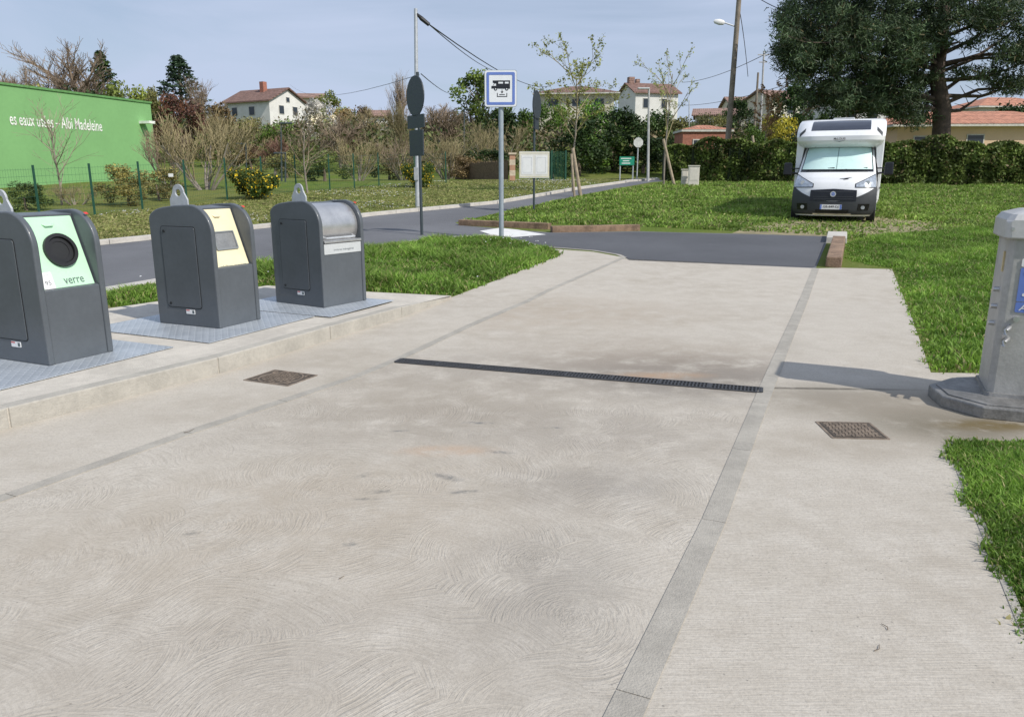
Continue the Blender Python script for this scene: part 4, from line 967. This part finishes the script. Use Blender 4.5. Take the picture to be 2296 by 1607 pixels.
def house(label,px,Y,eave,ridge,L,Wd,rot,wm,rm,kind='gable',over=.45,wins=(),chim=(),winm=None):
    X=D(px,300,Y).x; z0=h(Y)-.6; He=zat(eave,Y)-z0; Hr=zat(ridge,Y)-z0; t=thing('house',label,'house',(X,Y,z0),R(rot)); l,w=L/2,Wd/2
    if kind=='gable':
        MB().prism([(-w,0),(w,0),(w,He),(0,Hr-.1),(-w,He)],(-l,0,0),(0,1,0),(0,0,1),L,w=(1,0,0)).build('wall',wm,t)
        sl_=(Hr-He)/w; mb=MB()
        for s in(-1,1):
            mb.add([(-l-over,s*(w+over),He-sl_*over),(l+over,s*(w+over),He-sl_*over),(l+over,0,Hr),(-l-over,0,Hr),(-l-over,s*(w+over),He-sl_*over+.18),(l+over,s*(w+over),He-sl_*over+.18),(l+over,0,Hr+.18),(-l-over,0,Hr+.18)],[(0,1,2,3),(4,5,6,7),(0,1,5,4),(1,2,6,5),(3,0,4,7)])
        rf=mb.build('roof',rm,t)
    else:
        MB().box((0,0,He/2),(L,Wd,He)).build('wall',wm,t); o_=over; k=min(l,w)*.95
        rf=MB().add([(-l-o_,-w-o_,He),(l+o_,-w-o_,He),(l+o_,w+o_,He),(-l-o_,w+o_,He),(-l+k,0,Hr),(l-k,0,Hr)],[(0,1,5,4),(1,2,5),(2,3,4,5),(3,0,4)]).build('roof',rm,t)
        MB().box((0,0,He-.09),(L+2*o_-.04,Wd+2*o_-.04,.16)).build('eaves',m_eave,t)
    for (f,a,z,ww,hh) in wins:
        z=He-z
        if f=='f': c=(a,-w-.02,z); dd=(ww,.06,hh); gc=(a,-w-.055,z); gd=(ww-.16,.02,hh-.16)
        else: c=(l+.02,a,z); dd=(.06,ww,hh); gc=(l+.055,a,z); gd=(.02,ww-.16,hh-.16)
        q=MB().box(c,dd).build('window',winm or m_eave,t); MB().box(gc,gd).build('pane',m_glass,q)
    for (x,y,ww,hh,mt) in chim:
        MB().box((x,y,Hr+hh/2-.5),(ww,ww,hh+1)).build('chimney',mt,rf)
house('white gabled house with brown roof and tall brick chimney on hill',600,120,232,203,9,7.5,-28,m_wwhite,m_rbrown,wins=[('f',-2.5,1.4,1.2,1.3),('f',1,1.4,1.2,1.3),('r',-1.4,1.2,1.1,1.3),('r',1.4,1.2,1.1,1.3),('r',0,-.3,.8,.8)],chim=[(.6,-.8,.75,1.1,m_brick)])
house('wide cream house with low hipped brown roof',1292,110,216,194,10,8,-6,m_wcream,m_rbrown,'hip',.8,wins=[('f',-3,1.2,1.5,1.1),('f',0,1.2,1.2,1.1),('f',3,1.2,1.5,1.1)])
house('tall white house with twin chimneys on skyline',1449,125,213,190,7,7,14,m_wwhite,m_rbrown,wins=[('f',-1.8,1.6,1,1.5),('f',1.2,1.6,1,1.5),('f',0,3.8,1,1.5)],chim=[(-2.9,0,.9,1.0,m_rterd),(-1.6,.5,.6,.8,m_rterd)])
house('peach bungalow with terracotta hipped roof behind the hedge',2170,58,287,250,13.5,8,-3,m_wpeach,m_rter,'hip',.6,wins=[('f',-5.2,1.25,.9,1.0),('f',-1.5,1.2,1.2,1.1),('f',2.5,1.2,1.3,1.1)])
house('lower terracotta roofed wing beside the peach bungalow',1990,62,292,264,6,6,-3,m_wpeach,m_rter,'hip',.5,wins=[('f',0,1.2,1,1)])
house('distant house with orange tiled roof at far right',2235,92,246,219,11,8,6,m_wcream,m_rter,'hip',.5,wins=[('f',-2,1.2,1.2,1.2),('f',2,1.2,1.2,1.2)])
house('pale two storey house partly hidden behind the pine',1905,88,227,205,8,8,8,m_wwhite,m_rterd,'hip',.5,wins=[('f',-2.4,1.5,1.1,1.4),('f',0,1.5,1.1,1.4),('f',2.4,1.5,1.1,1.4),('f',-1.2,4,1.1,1.4)],winm=m_shut)
house('small shed with red tiled roof behind the hedge',1575,60,293,281,3.6,3,0,m_brick,m_rter,'hip',.15,wins=[('f',-.8,1,.5,.6),('f',.8,1,.5,.6)])
house('small distant house with brown roof left of pine',1735,112,225,206,6,6,20,m_wcream,m_rterd,wins=[('f',0,1.4,1.1,1.3)])
house('distant low cream house above the shed',1612,102,262,246,6,6,-15,m_wcream,m_rterd,wins=[('f',0,1.2,1.1,1.1)])
house('far off orange roofed house right of white gabled house',704,140,222,212,4,5,5,m_wcream,m_rterd,wins=[('f',0,1.2,1.1,1.1)])
house('tiny white cottage in the central thicket',842,112,262,250,3.6,4,5,m_wwhite,m_rterd,wins=[('f',0,1.0,.9,.9)])
house('small orange roofed house between the pole and pine',1655,118,236,220,4,5,0,m_wcream,m_rterd,wins=[('f',0,1.2,.9,1)])
# ---------- hedge ----------
hp=[Vector((D(1490,400,43).x,43,0)),Vector((D(1760,400,39.5).x,39.5,0)),Vector((D(2050,400,38.2).x,38.2,0)),Vector((D(2560,400,37).x,37,0))]
o0=hp[0]; t=thing('hedge','long clipped evergreen hedge behind the motorhome','hedge',(o0.x,o0.y,0)); hs=resample(hp,.5); g=np.random.default_rng(3)
core=MB()
for a_,b_ in zip(hs[:-1],hs[1:]):
    core.box(((a_.x+b_.x)/2-o0.x,(a_.y+b_.y)/2-o0.y,h(a_.y)+.85),(.62,.8,1.6))
core.build('branch_core',M('hedge_core',(.02,.03,.01),.95),t)
N=52000; k=g.integers(0,len(hs)-1,N); f=g.random(N); A_=np.array([(p.x,p.y) for p in hs]); pt=A_[k]*(1-f)[:,None]+A_[k+1]*f[:,None]
sarc=pt[:,0]; top_=1.95+.12*np.sin(sarc*1.9)+.10*np.sin(sarc*4.3+1)+.15*np.sin(sarc*.7)
bul=.60+.10*np.sin(sarc*3.1)+.06*np.sin(sarc*7.7)
face=g.random(N)<.68; zz=np.where(face,g.random(N)*top_,top_-.12*g.random(N)); yy_=np.where(face,-bul*(1-.25*(zz/top_)**3)+g.normal(size=N)*.07+.12*np.sin(zz*5+sarc*2.2)*.6,g.uniform(-1,1,N)*bul)
c=np.stack([pt[:,0]-o0.x,pt[:,1]-o0.y+yy_,np.interp(pt[:,1],HY,HZ)+zz],1)
a=g.normal(size=(N,3));a/=np.linalg.norm(a,axis=1)[:,None];b=np.cross(a,g.normal(size=(N,3)));b/=np.linalg.norm(b,axis=1)[:,None]; s=(.075*(.6+.8*g.random(N)))[:,None]
V=np.stack([c-a*s,c-b*s*.6,c+a*s,c+b*s*.6],1).reshape(-1,3); nzv=np.sin(sarc*1.3+zz*2)+np.sin(sarc*3.7-zz*3.1); col=np.array((.125,.170,.040))*(.75+.25*nzv+.5*g.random(N))[:,None]
col[g.random(N)<.06]=(.22,.17,.08)
npmesh('foliage',V,np.arange(N*4).reshape(N,4),None,m_leaf,t,col=np.repeat(np.clip(col,.01,1),4,0))
# ---------- pine ----------
Yp=46; pb=Vector((D(2112,300,Yp).x,Yp,h(Yp))); t=thing('pine_tree','huge dark pine tree with layered crown behind the hedge at right','tree',tuple(pb)); rg=random.Random(8)
def L_(px,py,dy=0): return D(px,py,Yp+dy)-pb
tk=[Vector((0,0,-.3)),L_(2110,312),L_(2112,240),L_(2100,170),L_(2112,90),L_(2120,10),L_(2110,-90),L_(2105,-200)]
MB().tube(tk,[.62,.50,.47,.40,.33,.26,.2,.06],14).build('trunk',m_pbark,t,smooth=True)
lobes=[(1850,75,100,80,30),(1805,110,62,62,16),(1785,50,45,40,8),(1772,130,36,36,5),(1950,40,110,70,27),(1890,180,108,55,27),(1985,195,88,58,22),(2010,100,80,60,19),(2040,245,52,35,9),(2080,40,80,60,15),(2180,15,110,50,15),(2260,40,70,50,11),(2270,120,50,25,5),(2200,165,60,16,4),(2270,190,50,20,5),(2330,100,60,90,14),(1950,-60,150,60,16),(2150,-90,180,70,20),(2060,-180,120,50,12),(1830,-20,70,40,10),(2150,90,40,16,2),(1940,238,55,24,9),(1860,215,55,24,7),(2060,160,40,30,6)]
cs=[];dirs=[];brn=MB()
for (cx,cy,rx,ry,n) in lobes:
    dy0=rg.uniform(-3,3); fy_=max(-200,min(250,cy+45)); i0=np.interp(fy_,[-200,-90,10,90,170,240,312],[7,6,5,4,3,2,1]); k0=int(i0); q0=tk[k0].lerp(tk[min(7,k0+1)],i0-k0) if k0<7 else tk[7]
    qc=L_(cx,cy+ry*.3,dy0); mid=q0.lerp(qc,.5)+Vector((0,0,.35)); brn.tube([q0,mid,qc],[.13,.09,.05],6)
    for i in range(int(n*3.4)):
        a=rg.random()*6.28; q=math.sqrt(rg.random()); p=L_(cx+rx*q*math.cos(a),cy+ry*q*math.sin(a),dy0+rg.gauss(0,1.6)); cs.append(p); dirs.append((p-q0).normalized())
        if i%3==0: brn.tube([qc.lerp(mid,rg.random()*.5),(p+qc)/2-Vector((0,0,.15)),p],[.04,.03,.015],4,False)
for (a,b_) in (((2110,150),(2290,60)),((2110,180),(2300,140)),((2112,215),(2290,185)),((2115,120),(2260,20)),((2105,200),(1990,215)),((2108,250),(2200,215)),((2100,130),(1960,100))):
    q0=L_(*a);q1=L_(*b_,1); m_=q0.lerp(q1,.5)-Vector((0,0,.4)); brn.tube([q0,m_,q1],[.14,.09,.03],6)
    for i in range(7):
        f=.3+.1*i; s0=q0.lerp(q1,f)-Vector((0,0,.3*(1-abs(2*f-1)))); brn.tube([s0,s0+Vector((rg.gauss(0,.7),rg.gauss(0,.8),rg.gauss(.3,.5)))],[.03,.01],4,False)
brn.build('branches',m_pbark,t)
g=np.random.default_rng(6); cs=np.array([tuple(c) for c in cs]); dr_=np.array([tuple(c) for c in dirs]); nn=92; N=len(cs)*nn; k=np.repeat(np.arange(len(cs)),nn)
ax=dr_+g.normal(size=dr_.shape)*.8; ax[:,2]=ax[:,2]*.8+.1; ax/=np.linalg.norm(ax,axis=1)[:,None]
ll=g.uniform(.3,.75,len(cs)); s_=g.uniform(-.5,.5,N); st0=cs[k]+ax[k]*(s_*ll[k])[:,None]+g.normal(size=(N,3))*np.array((.24,.24,.17))
d=g.normal(size=(N,3))*.8+ax[k]*.4; d[:,2]+=.25; d/=np.linalg.norm(d,axis=1)[:,None]
ln=(.18+.13*g.random(N))[:,None]; e=st0+d*ln; sd_=np.cross(d,g.normal(size=(N,3))); sd_/=np.linalg.norm(sd_,axis=1)[:,None]; sd_*=.028
V=np.stack([st0-sd_,st0+sd_,e+sd_*.4,e-sd_*.4],1).reshape(-1,3)
lum=(.5+1.0*g.random(len(cs)))[k]*(.6+.7*g.random(N)); col=np.array((.068,.104,.046))*lum[:,None]; col[g.random(N)<.05]=(.13,.11,.05)
npmesh('needles',V,np.arange(N*4).reshape(N,4),None,m_needle,t,col=np.repeat(col,4,0))
# ---------- motorhome ----------
fb=P(1862,499); axd=R(25)
t=thing('motorhome','white motorhome with black bumper and mint windscreen cover parked on grass','motorhome',(fb.x,fb.y,fb.z-.005),-axd)
m_vw=M('motorhome_white',(.84,.845,.85),.3,var=.02,coat=.5); m_vg=M('bumper_grey',(.04,.044,.048),.55,var=.1); m_vb=M('gloss_black',(.01,.01,.012),.25); m_mintc=M('windscreen_cover',(.62,.83,.79),.55,var=.06,scale=2); m_chr=M('chrome',(.75,.76,.78),.2,.9,var=.05)
m_lens=M('headlight_lens',(.50,.54,.58),.12,.5,var=.3,scale=14,coat=1); m_tyre=M('tyre',(.015,.015,.016),.85); m_blk=M('skylight_glass',(.03,.035,.05),.12,coat=1)
ZL=[.18,.30,.55,.80,.95,1.10,1.22,1.32,1.40,1.52,1.70,1.90,2.08,2.16]; HWv=[.98,1.05,1.09,1.09,1.07,1.06,1.04,1.02,1.01,.99,.96,.93,.90,.88]; YF=[.10,.02,.0,.02,.06,.13,.23,.38,.52,.63,.78,.95,1.10,1.16]
ZO=[2.06,2.14,2.24,2.36,2.50,2.64,2.76,2.85]; HO=[1.00,1.09,1.14,1.16,1.165,1.16,1.15,1.11]; YO=[1.02,.80,.72,.72,.86,1.05,1.25,1.50]
CAB=(ZL,HWv,YF,.34,3.4); OVR=(ZO,HO,YO,.30,6.0)
def S(a,z,off=0,pf=CAB):
    zl,hv,yv,cv,ex=pf; hw=np.interp(z,zl,hv); yf=np.interp(z,zl,yv); return (float(hw*a*(1+off*.4)),float(yf+cv*abs(a)**ex-off),z)
def patch(name,a0,a1,zlo,zhi,off,mat,parent,nu=16,nv=8,pf=CAB):
    fl=zlo if callable(zlo) else (lambda a:zlo); fh=zhi if callable(zhi) else (lambda a:zhi)
    mb=MB(); vs=[];bs=[]
    for j in range(nv+1):
        for i in range(nu+1):
            a=a0+(a1-a0)*i/nu; z=fl(a)+(fh(a)-fl(a))*j/nv; vs.append(S(a,z,off,pf)); bs.append(S(a,z,-.03,pf))
    n=nu+1; fs=[(j*n+i,j*n+i+1,(j+1)*n+i+1,(j+1)*n+i) for j in range(nv) for i in range(nu)]
    m=len(vs); rim=[i for i in range(n)]+[j*n+nu for j in range(1,nv+1)]+[nv*n+i for i in range(nu-1,-1,-1)]+[j*n for j in range(nv-1,0,-1)]
    fs+=[(rim[i],rim[(i+1)%len(rim)],m+rim[(i+1)%len(rim)],m+rim[i]) for i in range(len(rim))]
    return mb.add(vs+bs,fs).build(name,mat,parent,smooth=True)
def shell(name,pf,yback,mat,bottom=False):
    mb=MB(); na=33; vs=[]; zl=pf[0]; zs=np.unique(np.concatenate([zl,np.linspace(zl[0],zl[-1],22)]))
    for z in zs:
        hw=float(np.interp(z,zl,pf[1])); vs.append((-hw,yback,z)); vs+=[S(-1+2*i/(na-1),z,0,pf) for i in range(na)]; vs.append((hw,yback,z))
    n=na+2; fs=[(j*n+i,j*n+i+1,(j+1)*n+i+1,(j+1)*n+i) for j in range(len(zs)-1) for i in range(n-1)]+[tuple(range((len(zs)-1)*n,len(zs)*n))]
    if bottom: fs.append(tuple(range(n-1,-1,-1)))
    return mb.add(vs,fs).build(name,mat,t,smooth=True)
shell('cab',CAB,2.0,m_vw)
patch('bumper',-.995,.995,.22,lambda a:.58+.40*abs(a)**2.0,.022,m_vg,t,26,8)
gr=patch('grille',-.54,.54,.60,lambda a:.92-.06*abs(a),.035,m_vb,t)
for zz in(.64,.70,.83): patch('grille_bar',-.46,.46,zz,zz+.014,.045,m_vg,gr,12,1)
patch('lower_intake',-.40,.40,.27,.36,.034,m_vb,t); patch('skid_lip',-.48,.48,.22,.25,.04,m_chr,t,12,2)
for s in(-1,1):
    a0,a1=(.52,.98); 
    lo=lambda a:.985-.02*abs(a); hi=lambda a:1.03+.27*(abs(a)-.48)/.5
    hl=patch('headlight',*( (a0,a1) if s>0 else (-a1,-a0)),lo,hi,.016,m_lens,t,8,4)
    c=S(s*.78,1.085,.022); MB().prism(circ(.06,16),c,(1,0,0),(0,0,1),.01,w=(0,-1,0)).build('bulb',m_chr,hl)
    patch('headlight_trim',*( (a0-.02,a1+.01) if s>0 else (-a1-.01,-a0+.02)),lambda a:lo(a)-.02,lambda a:hi(a)+.018,.010,m_vb,t,8,4)
    c=S(s*.72,.42,.03); MB().prism(circ(.05,16),c,(1,0,0),(0,0,1),.02,w=(0,-1,0)).build('fog_light',m_lens,t)
    patch('side_intake',*((.60,.86) if s>0 else (-.86,-.60)),.34,.52,.026,m_vb,t,6,3)
patch('windscreen',-.94,.94,1.38,2.09,.010,m_vb,t,20,10); patch('windscreen_cover',-.91,.91,1.45,2.05,.020,m_mintc,t,20,10)
patch('cover_seam',-.012,.012,1.46,2.05,.026,M('seam',(.3,.42,.40)),t,2,8)
patch('cowl',-.80,.80,1.385,1.44,.026,m_vb,t,16,2)
for x0,x1 in((-.75,-.05),(.1,.78)): 
    a=S(x0,1.43,.04);b=S(x1,1.49,.035); MB().tube([a,b],.012,5).build('wiper',m_vb,t)
ez=.78; c=S(0,ez,.05); em=MB().prism(circ(.075,24),c,(1,0,0),(0,0,1),.012,w=(0,-1,0)).build('emblem',m_chr,t); MB().prism(circ(.048,24),(c[0],c[1]-.012,c[2]),(1,0,0),(0,0,1),.003,w=(0,-1,0)).build('emblem_disc',m_blue,em)
text('emblem_lettering','FIAT',(c[0],c[1]-.017,c[2]),(1,0,0),(0,0,1),.07,.03,m_chr,em)
pl_=MB().box((-.03,-.045,.43),(.56,.02,.13)).build('number_plate',m_paper,t)
for bx_ in(-.286,.226): MB().box((bx_,-.057,.43),(.045,.004,.125)).build('plate_band',m_blue,pl_)
text('plate_lettering','GB-849-DJ',(-.03,-.058,.43),(1,0,0),(0,0,1),.40,.075,m_pict,pl_)
MB().tube([S(.12,1.19,.012),S(.30,1.20,.010),S(.42,1.23,.008)],[.004,.016,.003],4).tube([S(.2,1.165,.012),S(.33,1.19,.01)],[.003,.010],4).build('bonnet_decal',m_vb,t)
def sel(hw,hz,zc,y,e=6,n=40):
    return [(hw*math.copysign(abs(math.cos(a))**(2/e),math.cos(a)),y,zc+hz*math.copysign(abs(math.sin(a))**(2/e),math.sin(a))) for a in [2*math.pi*i/n for i in range(n)]]
def loft(secs,name,mat,parent):
    vs=[];n=len(secs[0])
    for s in secs: vs+=s
    fs=[(i*n+k,i*n+(k+1)%n,(i+1)*n+(k+1)%n,(i+1)*n+k) for i in range(len(secs)-1) for k in range(n)]+[tuple(range(n-1,-1,-1)),tuple(range((len(secs)-1)*n,len(secs)*n))]
    return MB().add(vs,fs).build(name,mat,parent,smooth=True)
loft([sel(1.13,1.18,1.62,1.72,12),sel(1.16,1.22,1.62,1.78,12),sel(1.16,1.22,1.62,7.0,12),sel(1.12,1.18,1.62,7.08,12)],'living_body',m_vw,t)
oc=shell('overcab',OVR,1.9,m_vw,True)
patch('skylight',-.66,.66,2.52,lambda a:2.81-.02*abs(a),.012,m_blk,t,16,8,OVR)
for s in(-1,1):
    mb=MB(); pr=[(1.15,2.30),(1.15,.60),(1.10,.60),(1.07,1.35),(.99,1.7),(.94,2.10),(.95,2.25)]
    mb.prism([(s*x,z) for x,z in pr],(0,1.16,0),(1,0,0),(0,0,1),.69,w=(0,1,0)); mb.build('body_flare',m_vw,t,bev=.02)
    aa=(.80,.93) if s>0 else (-.93,-.80)
    patch('side_decal',aa[0],aa[1],lambda a:2.50-1.2*(abs(a)-.80),lambda a:2.60-1.2*(abs(a)-.80),.008,m_vg,oc,6,3,OVR)
MB().box((.0,2.6,2.90),(.6,.6,.1)).build('roof_vent',m_lgrey,t,bev=.03); MB().box((.55,3.4,2.89),(.5,.5,.1)).build('roof_vent',m_lgrey,t,bev=.03)
yo=S(0,2.27,.02,OVR)[1]
text('maker_lettering','McLOUIS',(0,yo,2.28),(1,0,0),(0,0,1),.30,.06,m_vg,oc); MB().tube([(-.14,yo,2.225),(0,yo,2.205),(.14,yo,2.225)],[.002,.01,.002],4).build('maker_swoosh',m_vg,oc)
for s in(-1,1):
    mr_=MB().box((s*1.33,.95,1.46),(.24,.14,.36),top=(.9,.8)).build('mirror',m_vb,t,bev=.04,seg=3); MB().tube([(s*1.0,1.02,1.33),(s*1.22,.97,1.36)],.03,6).build('mirror_arm',m_vb,mr_); MB().tube([(s*.98,1.05,1.48),(s*1.22,.97,1.48)],.02,6).build('mirror_arm',m_vb,mr_)
    for yy2 in(.72,5.0):
        w_=MB().tube([(s*.88,yy2,.34),(s*1.10,yy2,.34)],.34,24).build('wheel',m_tyre,t,bev=.03)
        MB().tube([(s*1.09,yy2,.34),(s*1.105,yy2,.34)],.20,16).build('rim',m_chr,w_)
    MB().box((s*1.162,3.0,1.75),(.012,1.0,.5)).build('side_window',m_blk,t,bev=.004)
MB().box((0,4.2,.42),(2.2,5.2,.14)).build('side_skirt',m_vg,t)
MB().box((1.163,3.6,.95),(.008,5.5,.05)).build('side_stripe',m_vg,t)
print('done')
